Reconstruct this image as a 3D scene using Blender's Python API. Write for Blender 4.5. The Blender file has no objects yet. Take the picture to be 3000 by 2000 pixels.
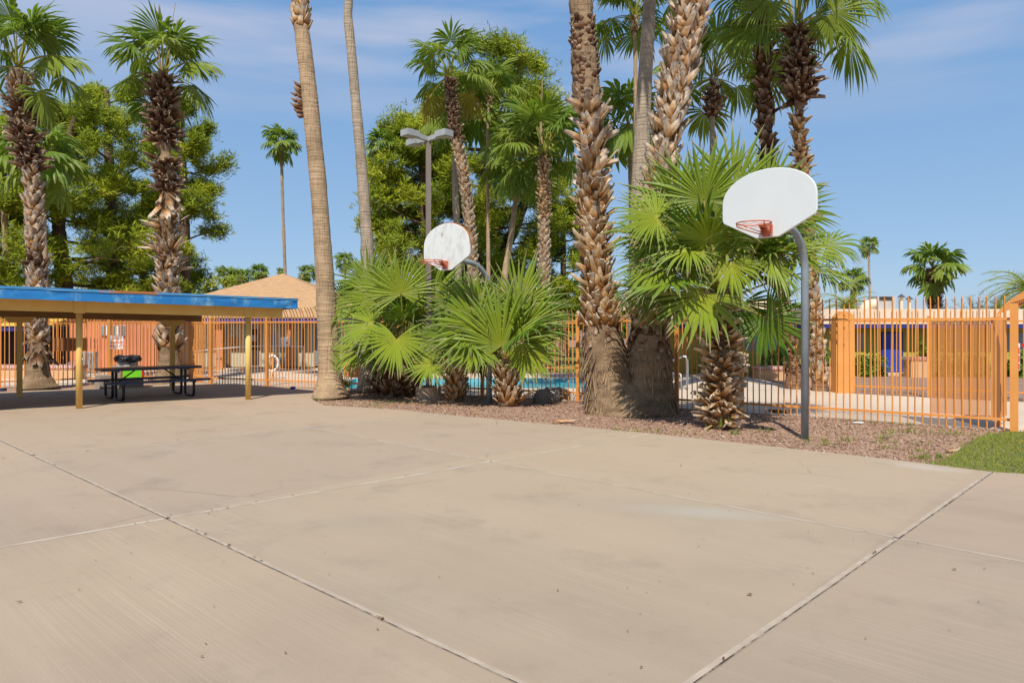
import bpy, math, random
import numpy as np
from mathutils import Vector
from mathutils.geometry import tessellate_polygon
R_ = math.radians
FPX, HZ, EYE = 2075.0, 957.0, 1.7          # focal length, horizon row (3000x2000 photo pixels), eye height in metres
def W(px, py, Y): return np.array([(px-1500)/FPX*Y, Y, EYE+(HZ-py)/FPX*Y])
def G(px, py, z=0.0):
    Y = (EYE-z)*FPX/(py-HZ)
    return np.array([(px-1500)/FPX*Y, Y, z])
S = bpy.context.scene
COL = S.collection
# ------------------------------------------------------------------ camera
cam = bpy.data.objects.new('camera', bpy.data.cameras.new('camera'))
COL.objects.link(cam)
cam.location = (0, 0, EYE); cam.rotation_euler = (R_(90), 0, 0)
cam.data.sensor_width = 36; cam.data.lens = FPX/3000*36
cam.data.shift_y = (HZ-1000)/3000
cam.data.clip_start = .05; cam.data.clip_end = 3000
S.camera = cam
# ------------------------------------------------------------------ sky, sun, exposure
SUN_EL, SUN_AZ = R_(54), R_(8)              # shadows fall away from the camera, a little to the right
world = bpy.data.worlds.new('World'); S.world = world; world.use_nodes = True
def N(nt, t, ins=None, **kw):
    n = nt.nodes.new(t)
    for k, v in kw.items(): setattr(n, k, v)
    for k, v in (ins or {}).items():
        if isinstance(v, bpy.types.NodeSocket): nt.links.new(v, n.inputs[k])
        else: n.inputs[k].default_value = v
    return n
def ramp(nt, fac, stops, interp='LINEAR'):
    n = N(nt, 'ShaderNodeValToRGB', {0: fac}); n.color_ramp.interpolation = interp
    e = n.color_ramp.elements
    while len(e) < len(stops): e.new(.5)
    for i, (p, c) in enumerate(stops):
        e[i].position = p; e[i].color = (c, c, c, 1) if isinstance(c, (int, float)) else (*c, 1)
    return n.outputs[0]
def mix(nt, f, a, b, mode='MIX'):
    n = N(nt, 'ShaderNodeMix', data_type='RGBA', blend_type=mode)
    for i, v in ((0, f), (6, a), (7, b)):
        if isinstance(v, bpy.types.NodeSocket): nt.links.new(v, n.inputs[i])
        elif i == 0: n.inputs[i].default_value = v
        else: n.inputs[i].default_value = (*v, 1)
    return n.outputs[2]
wt = world.node_tree; wt.nodes.clear()
sky = N(wt, 'ShaderNodeTexSky', sky_type='NISHITA', sun_disc=False, sun_elevation=SUN_EL, sun_rotation=R_(180)+SUN_AZ, altitude=700, air_density=1.0, dust_density=0.9, ozone_density=1.2)
tc = N(wt, 'ShaderNodeTexCoord')
sep = N(wt, 'ShaderNodeSeparateXYZ', {0: tc.outputs['Generated']})
mp = N(wt, 'ShaderNodeMapping', {0: tc.outputs['Generated'], 2: (0, R_(4), 0), 3: (1.3, 1.3, 9)})
n1 = N(wt, 'ShaderNodeTexNoise', {'Vector': mp.outputs[0], 'Scale': 1.6, 'Detail': 5, 'Roughness': .5})
band = ramp(wt, sep.outputs[2], [(.24, 0), (.37, 1), (.50, .75), (.75, .3)])
cl = ramp(wt, n1.outputs[0], [(.42, 0), (.60, 1)])
mm = N(wt, 'ShaderNodeMath', {0: band, 1: cl}, operation='MULTIPLY')
m2 = N(wt, 'ShaderNodeMath', {0: mm.outputs[0], 1: .55}, operation='MULTIPLY')
grad = ramp(wt, sep.outputs[2], [(0, (.295, .385, .50)), (.10, (.24, .345, .495)), (.45, (.14, .262, .46)), (1, (.07, .16, .38))])
grad = mix(wt, 1.0, grad, (9.3, 10.6, 11.4), 'MULTIPLY')
skyc = mix(wt, m2.outputs[0], mix(wt, .78, sky.outputs[0], grad), (4.6, 4.7, 5.6))
bg = N(wt, 'ShaderNodeBackground', {0: skyc, 1: .122})
wo = N(wt, 'ShaderNodeOutputWorld', {0: bg.outputs[0]})
sun = bpy.data.objects.new('sun', bpy.data.lights.new('sun', 'SUN')); COL.objects.link(sun)
sun.data.energy = 5.0; sun.data.angle = R_(.55); sun.data.color = (1.0, .95, .87)
sd = Vector((math.sin(SUN_AZ)*math.cos(SUN_EL), math.cos(SUN_AZ)*math.cos(SUN_EL), -math.sin(SUN_EL)))
sun.rotation_euler = sd.to_track_quat('-Z', 'Y').to_euler(); sun.location = (0, -20, 40)
S.view_settings.view_transform = 'Standard'; S.view_settings.look = 'None'
S.view_settings.gamma = 1; S.view_settings.exposure = 0.14
S.cycles.max_bounces = 6; S.cycles.transparent_max_bounces = 12

# ------------------------------------------------------------------ materials
MATS = {}
def newmat(name):
    m = bpy.data.materials.new(name); m.use_nodes = True; MATS[name] = m
    nt = m.node_tree; b = nt.nodes['Principled BSDF']
    return m, nt, b
def obj_co(nt, scale=(1, 1, 1), rot=(0, 0, 0)):
    t = N(nt, 'ShaderNodeTexCoord')
    return N(nt, 'ShaderNodeMapping', {0: t.outputs['Object'], 2: rot, 3: scale}).outputs[0]
def noise(nt, v, s, d=5, r=.55, w=None): return N(nt, 'ShaderNodeTexNoise', {'Vector': v, 'Scale': s, 'Detail': d, 'Roughness': r}).outputs[0]
def bump(nt, b, h, st=.4, dist=.02): nt.links.new(N(nt, 'ShaderNodeBump', {'Strength': st, 'Distance': dist, 'Height': h}).outputs[0], b.inputs['Normal'])
def pm(name, c1, c2=None, scale=4, rough=.7, bmp=0, bs=30, metal=0, stretch=(1, 1, 1), c3=None, lo=.35, hi=.65, dist=.01, spec=.3, c3s=3, c3lo=.6, c3hi=.68):
    m, nt, b = newmat(name)
    c2 = c2 or tuple(x*.82 for x in c1)
    v = obj_co(nt, stretch)
    col = mix(nt, ramp(nt, noise(nt, v, scale), [(lo, 0), (hi, 1)]), c1, c2)
    if c3: col = mix(nt, ramp(nt, noise(nt, v, c3s, 8, .65), [(c3lo, 0), (c3hi, 1)]), col, c3)
    nt.links.new(col, b.inputs['Base Color'])
    b.inputs['Roughness'].default_value = rough; b.inputs['Metallic'].default_value = metal; b.inputs['Specular IOR Level'].default_value = spec
    if bmp: bump(nt, b, noise(nt, v, bs, 4), bmp, dist)
    return m
A_ROT = math.atan2(2075, -2242)             # one joint direction of the slab
def concrete(name, base, dark, lightc, stains=True):
    m, nt, b = newmat(name)
    v = obj_co(nt)
    vr = obj_co(nt, (1, 1, 1), (0, 0, -A_ROT))
    vs = N(nt, 'ShaderNodeMapping', {0: vr, 3: (.35, 52, 1)}).outputs[0]
    vl = N(nt, 'ShaderNodeMapping', {0: vr, 3: (.22, 2.2, 1)}).outputs[0]
    c = mix(nt, ramp(nt, noise(nt, v, .33, 6, .6), [(.34, 0), (.66, 1)]), base, dark)
    if stains:
        yy = N(nt, 'ShaderNodeSeparateXYZ', {0: v}).outputs[1]
        yn = N(nt, 'ShaderNodeMath', {0: N(nt, 'ShaderNodeMath', {0: yy, 1: .07}, operation='MULTIPLY').outputs[0], 1: noise(nt, v, .25, 4, .6)}, operation='ADD').outputs[0]
        c = mix(nt, ramp(nt, yn, [(.62, 0), (1.35, .75)]), c, (.435, .335, .235))
    c = mix(nt, ramp(nt, noise(nt, vl, 1.2, 6, .62), [(.46, 0), (.74, .5)]), c, lightc)
    c = mix(nt, ramp(nt, noise(nt, v, 1.1, 7, .68), [(.54, 0), (.70, .42)]), c, tuple(x*.80 for x in dark))
    patch = ramp(nt, noise(nt, v, .6, 4, .6), [(.42, .12), (.60, 1)])
    stk = N(nt, 'ShaderNodeMath', {0: ramp(nt, noise(nt, vs, 1.5, 3, .6), [(.50, 0), (.72, .42)]), 1: patch}, operation='MULTIPLY').outputs[0]
    c = mix(nt, stk, c, tuple(min(1, x*1.25) for x in lightc))
    c = mix(nt, ramp(nt, noise(nt, v, 160, 3, .6), [(.35, .22), (.6, 0)]), c, tuple(x*.55 for x in dark))
    if stains:
        cr = N(nt, 'ShaderNodeTexVoronoi', {'Vector': mix(nt, .12, v, N(nt, 'ShaderNodeTexNoise', {'Vector': v, 'Scale': 2.2, 'Detail': 6}).outputs['Color'], 'ADD'), 'Scale': .21}, feature='DISTANCE_TO_EDGE').outputs[0]
        crm = N(nt, 'ShaderNodeMath', {0: ramp(nt, cr, [(.0, .4), (.0014, 0)]), 1: ramp(nt, noise(nt, v, .5, 3), [(.52, 0), (.6, 1)])}, operation='MULTIPLY').outputs[0]
        c = mix(nt, crm, c, (.12, .09, .065))
        sp = N(nt, 'ShaderNodeTexVoronoi', {'Vector': v, 'Scale': 3.1}).outputs[0]
        c = mix(nt, ramp(nt, sp, [(.012, .45), (.02, 0)]), c, (.14, .10, .07))
        c = mix(nt, ramp(nt, noise(nt, v, 14, 6, .7), [(.60, 0), (.74, .28)]), c, tuple(x*.62 for x in dark))
        for (x, y, sx, sy, rot, cc, am, ns) in ((1.75, 6.5, .85, .26, -.30, (.42, .39, .345), .6, 5), (1.2, 6.7, 1.7, .5, -.3, (.33, .275, .21), .4, 3), (-1.3, 6.2, .7, .3, .2, (.30, .25, .195), .35, 5), (-5.4, 6.5, 1.0, .6, .1, (.32, .265, .22), .35, 4), (5.0, 8.6, .6, .25, -.7, (.46, .43, .39), .45, 5)):
            g = N(nt, 'ShaderNodeMapping', {0: v, 1: (x, y, 0), 2: (0, 0, rot), 3: (sx, sy, 1)}, vector_type='TEXTURE').outputs[0]
            nz = N(nt, 'ShaderNodeTexNoise', {'Vector': v, 'Scale': ns*.8, 'Detail': 8, 'Roughness': .7}).outputs['Color']
            g2 = mix(nt, .5, g, nz, 'ADD')
            ln = N(nt, 'ShaderNodeVectorMath', {0: N(nt, 'ShaderNodeVectorMath', {0: g2, 1: (-.25, -.25, -.25)}, operation='ADD').outputs[0]}, operation='LENGTH').outputs['Value']
            c = mix(nt, ramp(nt, ln, [(.25, am), (1.0, 0)]), c, cc)
    if stains:
        dA = N(nt, 'ShaderNodeVectorMath', {0: v, 1: (0.67924, 0.73391, 0)}, operation='DOT_PRODUCT').outputs['Value']
        dB = N(nt, 'ShaderNodeVectorMath', {0: v, 1: (-0.73391, 0.67924, 0)}, operation='DOT_PRODUCT').outputs['Value']
        def step(d, sc, st): return ramp(nt, N(nt, 'ShaderNodeMath', {0: N(nt, 'ShaderNodeMath', {0: d, 1: 10.0}, operation='ADD').outputs[0], 1: sc}, operation='MULTIPLY').outputs[0], st, 'CONSTANT')
        c = mix(nt, 1.0, c, step(dA, 1/24, [(0, (1.0, .985, .97)), (0.52260, (.955, .96, .95)), (0.68257, (1.0, .985, .975))]), 'MULTIPLY')
        c = mix(nt, 1.0, c, step(dB, 1/34, [(0, (.96, .95, .94)), (0.34123, (1.0, 1.0, .97)), (0.48608, (.95, .945, .945)), (0.60590, (1.0, .97, .95))]), 'MULTIPLY')
    nt.links.new(c, b.inputs['Base Color'])
    b.inputs['Roughness'].default_value = .82; b.inputs['Specular IOR Level'].default_value = .25
    h = N(nt, 'ShaderNodeMath', {0: noise(nt, vs, 2.2, 3), 1: noise(nt, v, 90, 3)}, operation='ADD').outputs[0]
    bump(nt, b, h, .18, .006)
    return m
concrete('concrete', (.352, .278, .205), (.285, .226, .168), (.42, .336, .252))
concrete('deck_concrete', (.60, .48, .36), (.51, .41, .31), (.66, .54, .42), False)
pm('joint_pale', (.42, .345, .26), (.34, .275, .205), 7, .85)
pm('joint_white', (.51, .44, .35), (.385, .31, .23), 3.0, .85, lo=.42, hi=.58)
pm('joint_dark', (.07, .05, .035), (.30, .24, .18), 9, .9, lo=.45, hi=.62)
pm('ground_dirt', (.30, .19, .14), (.23, .15, .115), 2.5, .95, .4, 60)
# gravel
m, nt, b = newmat('gravel')
v = obj_co(nt)
vo = N(nt, 'ShaderNodeTexVoronoi', {'Vector': v, 'Scale': 46})
c = ramp(nt, N(nt, 'ShaderNodeSeparateColor', {0: vo.outputs['Color']}).outputs[0], [(0, (.20, .115, .08)), (.4, (.32, .185, .118)), (.75, (.42, .255, .165)), (1, (.58, .44, .32))])
c = mix(nt, ramp(nt, noise(nt, v, 1.1, 6, .65), [(.48, 0), (.66, .8)]), c, (.42, .275, .175))
nt.links.new(c, b.inputs['Base Color']); b.inputs['Roughness'].default_value = .95; b.inputs['Specular IOR Level'].default_value = .15
bump(nt, b, vo.outputs['Distance'], .9, -.02)
def attr_mat(name, stops, dark=.7, rough=.6, transl=0, spec=.3, noise_s=0, zcol=None, hue=None):
    """colour by the 'att' attribute: x = position along the piece, y = darkness per piece, z = 1 on stalks"""
    m, nt, b = newmat(name)
    a = N(nt, 'ShaderNodeAttribute', attribute_name='att')
    s = N(nt, 'ShaderNodeSeparateXYZ', {0: a.outputs['Vector']})
    c = ramp(nt, s.outputs[0], stops)
    c = mix(nt, s.outputs[1], c, mix(nt, 1.0, c, (dark,)*3 if not hue else hue, 'MULTIPLY'))
    if noise_s:
        c = mix(nt, ramp(nt, noise(nt, obj_co(nt), noise_s, 6, .65), [(.38, 0), (.62, 1)]), c, mix(nt, 1.0, c, (.55, .5, .46), 'MULTIPLY'))
    if zcol: c = mix(nt, s.outputs[2], c, zcol)
    nt.links.new(c, b.inputs['Base Color'])
    b.inputs['Roughness'].default_value = rough; b.inputs['Specular IOR Level'].default_value = spec
    if transl:
        t = N(nt, 'ShaderNodeBsdfTranslucent', {0: mix(nt, 1.0, c, (1.15, 1.25, .6), 'MULTIPLY')})
        ms = N(nt, 'ShaderNodeMixShader', {0: transl, 1: b.outputs[0], 2: t.outputs[0]})
        nt.links.new(ms.outputs[0], nt.nodes['Material Output'].inputs[0])
    return m
attr_mat('young_frond', [(0, (.42, .40, .05)), (.12, (.31, .355, .03)), (.5, (.26, .325, .03)), (.80, (.225, .30, .05)), (.93, (.46, .38, .20))], rough=.48, transl=.26, spec=.28, zcol=(.36, .34, .06), hue=(.38, .56, .45))
attr_mat('tall_frond', [(0, (.36, .40, .06)), (.15, (.28, .34, .045)), (.6, (.235, .30, .04)), (1, (.31, .34, .07))], rough=.48, transl=.38, spec=.28, zcol=(.42, .40, .08), hue=(.55, .72, .7))
attr_mat('yellow_frond', [(0, (.4, .33, .05)), (.6, (.36, .27, .04)), (1, (.38, .2, .05))], rough=.5, transl=.25, zcol=(.4, .33, .06))
attr_mat('dry_frond', [(0, (.32, .21, .10)), (1, (.42, .30, .17))], rough=.8, transl=.1, zcol=(.30, .2, .1))
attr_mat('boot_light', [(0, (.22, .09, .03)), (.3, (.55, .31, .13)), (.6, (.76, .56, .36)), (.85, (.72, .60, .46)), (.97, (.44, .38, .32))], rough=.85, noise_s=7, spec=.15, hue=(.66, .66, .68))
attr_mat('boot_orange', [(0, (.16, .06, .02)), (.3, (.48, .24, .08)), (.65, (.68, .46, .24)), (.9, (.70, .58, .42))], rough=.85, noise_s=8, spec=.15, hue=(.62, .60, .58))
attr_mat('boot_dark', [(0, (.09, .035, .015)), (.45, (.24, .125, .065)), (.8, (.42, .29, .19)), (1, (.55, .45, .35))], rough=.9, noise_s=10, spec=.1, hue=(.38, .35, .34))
attr_mat('fibre', [(0, (.20, .125, .07)), (.5, (.30, .20, .115)), (1, (.38, .27, .165))], rough=.95, spec=.05, hue=(.45, .42, .40))
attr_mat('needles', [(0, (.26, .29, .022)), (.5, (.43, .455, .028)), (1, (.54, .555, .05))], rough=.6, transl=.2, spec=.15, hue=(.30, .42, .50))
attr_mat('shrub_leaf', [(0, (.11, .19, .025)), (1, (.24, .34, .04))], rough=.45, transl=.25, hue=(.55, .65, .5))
attr_mat('wispy_leaf', [(0, (.16, .22, .10)), (1, (.24, .29, .14))], rough=.6, transl=.3)
attr_mat('grass_blade', [(0, (.10, .14, .02)), (.6, (.20, .29, .035)), (1, (.32, .37, .07))], rough=.6, transl=.3, spec=.15, hue=(1.9, 1.2, 1.5))
attr_mat('stone_mix', [(0, (.20, .115, .085)), (.4, (.33, .19, .125)), (.8, (.46, .29, .20)), (1, (.70, .60, .50))], rough=.95, spec=.1)
attr_mat('leaf_litter', [(0, (.05, .03, .015)), (.5, (.20, .10, .035)), (.8, (.35, .22, .06)), (1, (.10, .11, .035))], rough=.8)
def trunk_mat(name, c1, c2, c3, ringscale=16, bs=.7):
    m, nt, b = newmat(name)
    v = obj_co(nt)
    vr = N(nt, 'ShaderNodeMapping', {0: v, 3: (1.0, 1.0, ringscale)}).outputs[0]
    vf = N(nt, 'ShaderNodeMapping', {0: v, 3: (22, 22, 1.6)}).outputs[0]
    rg = noise(nt, vr, 1.6, 4, .6); fi = noise(nt, vf, 1.5, 4, .6)
    c = mix(nt, ramp(nt, rg, [(.38, 0), (.62, 1)]), c1, c2)
    c = mix(nt, ramp(nt, fi, [(.52, 0), (.68, .7)]), c, c3)
    c = mix(nt, ramp(nt, noise(nt, v, 1.3, 6, .6), [(.5, 0), (.68, .8)]), c, tuple(x*.6 for x in c2))
    nt.links.new(c, b.inputs['Base Color']); b.inputs['Roughness'].default_value = .92; b.inputs['Specular IOR Level'].default_value = .1
    bump(nt, b, N(nt, 'ShaderNodeMath', {0: rg, 1: fi}, operation='ADD').outputs[0], bs, .05)
trunk_mat('trunk_tan', (.50, .355, .215), (.39, .27, .16), (.25, .165, .10))
trunk_mat('trunk_grey', (.46, .37, .27), (.36, .285, .205), (.22, .175, .13))
trunk_mat('trunk_fibre', (.35, .24, .14), (.24, .16, .092), (.11, .07, .042), 3, 1.0)
trunk_mat('trunk_ragged', (.38, .25, .155), (.24, .125, .07), (.12, .06, .035), 9, 1.0)
trunk_mat('pine_bark', (.20, .125, .085), (.12, .08, .055), (.06, .04, .03), 2, .9)
pm('orange_paint', (.71, .305, .075), (.63, .25, .058), 1.3, .6, .06, 60, c3=(.52, .21, .06), c3s=6, c3lo=.6, c3hi=.74)
pm('orange_shield', (.68, .30, .085), (.60, .25, .065), 1.5, .7, .1, 40, c3=(.50, .2, .06), c3s=3, c3lo=.56, c3hi=.74)
pm('yellow_paint', (.74, .48, .14), (.68, .42, .11), 2.5, .55, .1, 50, c3=(.48, .27, .06), c3lo=.58, c3hi=.8)
pm('blue_paint', (.018, .155, .40), (.022, .19, .46), 1.6, .45, .12, 8, c3=(.22, .40, .50), c3s=2.6, c3lo=.52, c3hi=.72, stretch=(1, 1, .5))
pm('flashing_blue', (.09, .26, .44), (.04, .20, .42), 2, .5, c3=(.36, .14, .045), c3s=.55, c3lo=.50, c3hi=.54)
pm('roof_gravel', (.35, .27, .2), (.28, .2, .15), 8, .9)
pm('soffit_brown', (.30, .17, .06), (.26, .14, .05), 3, .8)
pm('galvanized', (.29, .33, .355), (.20, .235, .26), 5, .5, .15, 30, .15, stretch=(1, 1, .4), c3=(.40, .37, .33))
pm('board_white', (.63, .66, .645), (.60, .63, .615), 1.5, .4)
pm('board_weathered', (.66, .68, .65), (.50, .50, .46), 8, .6, .1, 40, c3=(.36, .20, .09), stretch=(1, 1, .5), lo=.46, hi=.74, c3s=7, c3lo=.62, c3hi=.69)
pm('rim_red', (.60, .19, .11), (.50, .13, .07), 9, .55, c3=(.25, .07, .03))
pm('rust', (.42, .15, .045), (.30, .10, .03), 9, .85)
pm('lamp_grey', (.36, .38, .38), (.30, .32, .32), 4, .5, .0)
pm('lamp_lens', (.46, .42, .36), (.40, .37, .33), 4, .25)
pm('lamp_pole', (.20, .165, .135), (.17, .14, .115), 3, .55)
pm('footing', (.40, .29, .21), (.32, .23, .16), 8, .9, .4, 40)
pm('table_blue', (.02, .045, .12), (.015, .03, .08), 3, .35)
pm('table_brown', (.05, .03, .02), (.035, .02, .015), 3, .35)
pm('black_metal', (.012, .012, .015), (.008, .008, .01), 3, .35)
pm('black_plastic', (.01, .01, .011), (.02, .02, .022), 5, .25, .8, 12, dist=.06)
pm('aggregate', (.36, .30, .24), (.24, .19, .15), 60, .95, .6, 70)
pm('bag_white', (.55, .55, .53), (.42, .42, .40), 6, .5, .5, 9, dist=.05)
pm('neon_green', (.22, .72, .03), (.19, .66, .025), 2, .7)
pm('red_tape', (.62, .03, .03), (.55, .025, .025), 3, .5)
pm('sign_white', (.78, .78, .76), (.74, .74, .72), 2, .5)
pm('sign_red', (.62, .05, .05), (.58, .045, .045), 2, .5)
pm('shield_shaded', (.36, .15, .05), (.32, .13, .045), 2, .7)  # shade put into the orange of the shield plate, turning it brown
pm('salmon_wall', (.62, .225, .115), (.57, .20, .10), 1.5, .85, .15, 40)
pm('greygreen_wall', (.54, .50, .36), (.49, .455, .33), 1.5, .85, .15, 40)
pm('olive_wall', (.47, .39, .075), (.42, .35, .065), 1.5, .85, .15, 40)
pm('mustard_roof', (.62, .40, .09), (.56, .35, .07), 2, .8)
pm('purple_trim', (.055, .05, .26), (.05, .045, .22), 2, .6)
pm('blue_trim', (.03, .04, .20), (.025, .035, .17), 2, .55)
pm('cream', (.74, .60, .45), (.68, .55, .41), 1.5, .8)
pm('door_blue', (.03, .07, .40), (.025, .06, .34), 2, .45)
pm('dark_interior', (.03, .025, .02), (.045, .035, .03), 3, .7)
pm('frame_grey', (.42, .42, .42), (.36, .36, .36), 3, .5)
pm('poster_grey', (.36, .40, .42), (.30, .34, .38), 8, .5)
pm('poster_color', (.55, .40, .10), (.45, .12, .08), 14, .6, c3=(.1, .25, .45))
pm('chrome', (.75, .75, .76), (.7, .7, .71), 3, .15, 0, 30, .95)
pm('white_pipe', (.74, .74, .72), (.70, .70, .68), 3, .35)
pm('tan_plaster', (.62, .38, .21), (.57, .34, .185), 2, .85, .2, 40)
pm('ac_grey', (.44, .43, .42), (.40, .39, .38), 4, .55)
pm('ac_grille', (.10, .09, .085), (.06, .055, .05), 30, .6)
pm('boulder_grey', (.30, .26, .235), (.20, .175, .16), 3, .9, .6, 12, dist=.05)
pm('boulder_tan', (.42, .31, .20), (.30, .22, .14), 3, .9, .6, 12, dist=.05)
pm('pool_tile', (.20, .50, .56), (.14, .42, .50), 8, .3)
pm('lawn', (.10, .15, .03), (.16, .18, .05), 3, .95, .5, 80)
pm('turf_soil', (.12, .13, .045), (.19, .17, .07), 5, .95)
pm('pale_stuff', (.70, .68, .64), (.60, .58, .54), 3, .7)
m, nt, b = newmat('brick')
bt = N(nt, 'ShaderNodeTexBrick', {'Vector': obj_co(nt, (1, 1, 1), (R_(90), 0, 0)), 'Color1': (.36, .10, .065, 1), 'Color2': (.42, .14, .09, 1), 'Mortar': (.62, .52, .45, 1), 'Scale': 1.0, 'Mortar Size': .012, 'Brick Width': .085, 'Row Height': .4}, offset=0)
nt.links.new(bt.outputs[0], b.inputs['Base Color']); b.inputs['Roughness'].default_value = .9
m, nt, b = newmat('shingles')
v = obj_co(nt); vs = N(nt, 'ShaderNodeMapping', {0: v, 3: (1.2, 1.2, 14)}).outputs[0]
c = mix(nt, ramp(nt, noise(nt, vs, 2.4, 3), [(.40, 0), (.62, 1)]), (.50, .31, .165), (.40, .24, .125))
c = mix(nt, ramp(nt, noise(nt, vs, 4.5, 3), [(.56, 0), (.70, .8)]), c, (.62, .43, .26))
c = mix(nt, ramp(nt, noise(nt, v, 40, 2), [(.4, .35), (.6, 0)]), c, (.30, .17, .09))
nt.links.new(c, b.inputs['Base Color']); b.inputs['Roughness'].default_value = .95; b.inputs['Specular IOR Level'].default_value = .1
wv = N(nt, 'ShaderNodeTexWave', {'Vector': v, 'Scale': 3.2, 'Distortion': .6}, wave_type='BANDS', bands_direction='Z', wave_profile='SAW').outputs[1]
bump(nt, b, wv, .5, .03)
m, nt, b = newmat('water')
v = obj_co(nt)
b.inputs['Base Color'].default_value = (.04, .36, .42, 1); b.inputs['Roughness'].default_value = .12; b.inputs['IOR'].default_value = 1.33; b.inputs['Specular IOR Level'].default_value = .2
bump(nt, b, noise(nt, N(nt, 'ShaderNodeMapping', {0: v, 3: (1, 2, 1)}).outputs[0], 3.5, 3), .25, .04)
m, nt, b = newmat('window_glass')
b.inputs['Base Color'].default_value = (.20, .25, .26, 1); b.inputs['Roughness'].default_value = .08; b.inputs['Specular IOR Level'].default_value = .6
m, nt, b = newmat('perforated_screen')
b.inputs['Base Color'].default_value = (.60, .25, .06, 1); b.inputs['Roughness'].default_value = .6
tr = N(nt, 'ShaderNodeBsdfTransparent')
ms = N(nt, 'ShaderNodeMixShader', {0: .46, 1: tr.outputs[0], 2: b.outputs[0]}); nt.links.new(ms.outputs[0], nt.nodes['Material Output'].inputs[0])

# ------------------------------------------------------------------ mesh helpers
def wloc(o):
    p = Vector((0, 0, 0))
    while o: p += o.location; o = o.parent
    return np.array(p)
def unit(v): v = np.asarray(v, float); return v/max(1e-9, np.linalg.norm(v))
class MB:
    def __init__(s): s.v = []; s.f = []; s.a = []; s.n = 0
    def add(s, V, F, att=None):
        V = np.asarray(V, float)
        s.v.append(V); s.f.extend([[i+s.n for i in q] for q in F])
        s.a.append(np.zeros((len(V), 3)) if att is None else np.asarray(att, float)); s.n += len(V)
    def box(s, x0, y0, z0, x1, y1, z1):
        V = [(x, y, z) for z in (z0, z1) for x, y in ((x0, y0), (x1, y0), (x1, y1), (x0, y1))]
        s.add(V, BOXF); return s
    def bar(s, p, q, w, h, up=(0, 0, 1), taper=1.0):
        p = np.asarray(p, float); q = np.asarray(q, float); d = unit(q-p)
        up = np.asarray(up, float)
        if abs(d @ up) > .98: up = np.array((0, 1., 0))
        a = unit(np.cross(up, d)); b = np.cross(d, a)
        V = [c+a*sx*w/2*k+b*sy*h/2*k for c, k in ((p, 1), (q, taper)) for sx, sy in ((-1, -1), (1, -1), (1, 1), (-1, 1))]
        s.add(V, BOXF); return s
    def tube(s, P, r, n=8, cap=True, att=None, flat=1.0):
        P = np.asarray(P, float); m = len(P); r = np.broadcast_to(np.asarray(r, float), (m,))
        T = np.gradient(P, axis=0); T /= np.linalg.norm(T, axis=1)[:, None]+1e-12
        u = np.array((1., 0, 0)) if abs(T[0][0]) < .8 else np.array((0, 1., 0))
        V = []
        for i in range(m):
            u = unit(u-T[i]*(u @ T[i])); w = np.cross(T[i], u)
            for k in range(n):
                t = 2*math.pi*(k+.5)/n
                V.append(P[i]+r[i]*(u*math.cos(t)+w*flat*math.sin(t)))
        F = [[i*n+k, i*n+(k+1) % n, (i+1)*n+(k+1) % n, (i+1)*n+k] for i in range(m-1) for k in range(n)]
        if cap: F += [list(range(n))[::-1], [(m-1)*n+k for k in range(n)]]
        s.add(V, F, att if att is None else np.repeat(np.asarray(att), n, axis=0)); return s
    def poly(s, P, th=None, d=(0, 0, -1)):
        """a polygon, with thickness th along d when given"""
        P = np.asarray(P, float); n = len(P)
        if th is None: s.add(P, [list(range(n))]); return s
        Q = P+np.asarray(d, float)*th
        s.add(np.vstack([P, Q]), [list(range(n)), [n+i for i in range(n)][::-1]]+[[i, i+n, (i+1) % n+n, (i+1) % n] for i in range(n)]); return s
BOXF = [[3, 2, 1, 0], [4, 5, 6, 7], [0, 1, 5, 4], [1, 2, 6, 5], [2, 3, 7, 6], [3, 0, 4, 7]]
def mesh(name, mb, mat, base=(0, 0, 0), smooth=False, fix=True):
    me = bpy.data.meshes.new(name)
    V = np.vstack(mb.v)-np.asarray(base)
    me.from_pydata([tuple(x) for x in V], [], mb.f)
    A = np.vstack(mb.a)
    if np.any(A):
        at = me.attributes.new('att', 'FLOAT_VECTOR', 'POINT'); at.data.foreach_set('vector', A.astype(np.float32).ravel())
    for x in (mat if isinstance(mat, (list, tuple)) else [mat]): me.materials.append(MATS[x])
    if smooth: me.shade_smooth()
    return me
def recalc(me):
    import bmesh
    bm = bmesh.new(); bm.from_mesh(me); bmesh.ops.recalc_face_normals(bm, faces=bm.faces); bm.to_mesh(me); bm.free()
def bigmesh(name, V, F, A, mat, base=(0, 0, 0)):
    me = bpy.data.meshes.new(name)
    V = np.asarray(V, np.float32)-np.asarray(base, np.float32); F = np.asarray(F, np.int32); k = F.shape[1]
    me.vertices.add(len(V)); me.vertices.foreach_set('co', V.ravel())
    me.loops.add(F.size); me.loops.foreach_set('vertex_index', F.ravel())
    me.polygons.add(len(F)); me.polygons.foreach_set('loop_start', np.arange(0, F.size, k, dtype=np.int32))
    me.update(calc_edges=True)
    if A is not None:
        at = me.attributes.new('att', 'FLOAT_VECTOR', 'POINT'); at.data.foreach_set('vector', np.asarray(A, np.float32).ravel())
    me.materials.append(MATS[mat]); me.validate(); return me
def tag(o, label=None, cat=None, group=None, kind=None):
    if label: o['label'] = label
    if cat: o['category'] = cat
    if group: o['group'] = group
    if kind: o['kind'] = kind
    return o
def link(name, data, parent=None, loc=(0, 0, 0), rz=0):
    o = bpy.data.objects.new(name, data); COL.objects.link(o)
    o.location = loc; o.rotation_euler = (0, 0, rz)
    if parent: o.parent = parent
    return o
def thing(name, label, cat, loc=(0, 0, 0), rz=0, group=None): return tag(link(name, None, None, [float(x) for x in loc], rz), label, cat, group)
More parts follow.
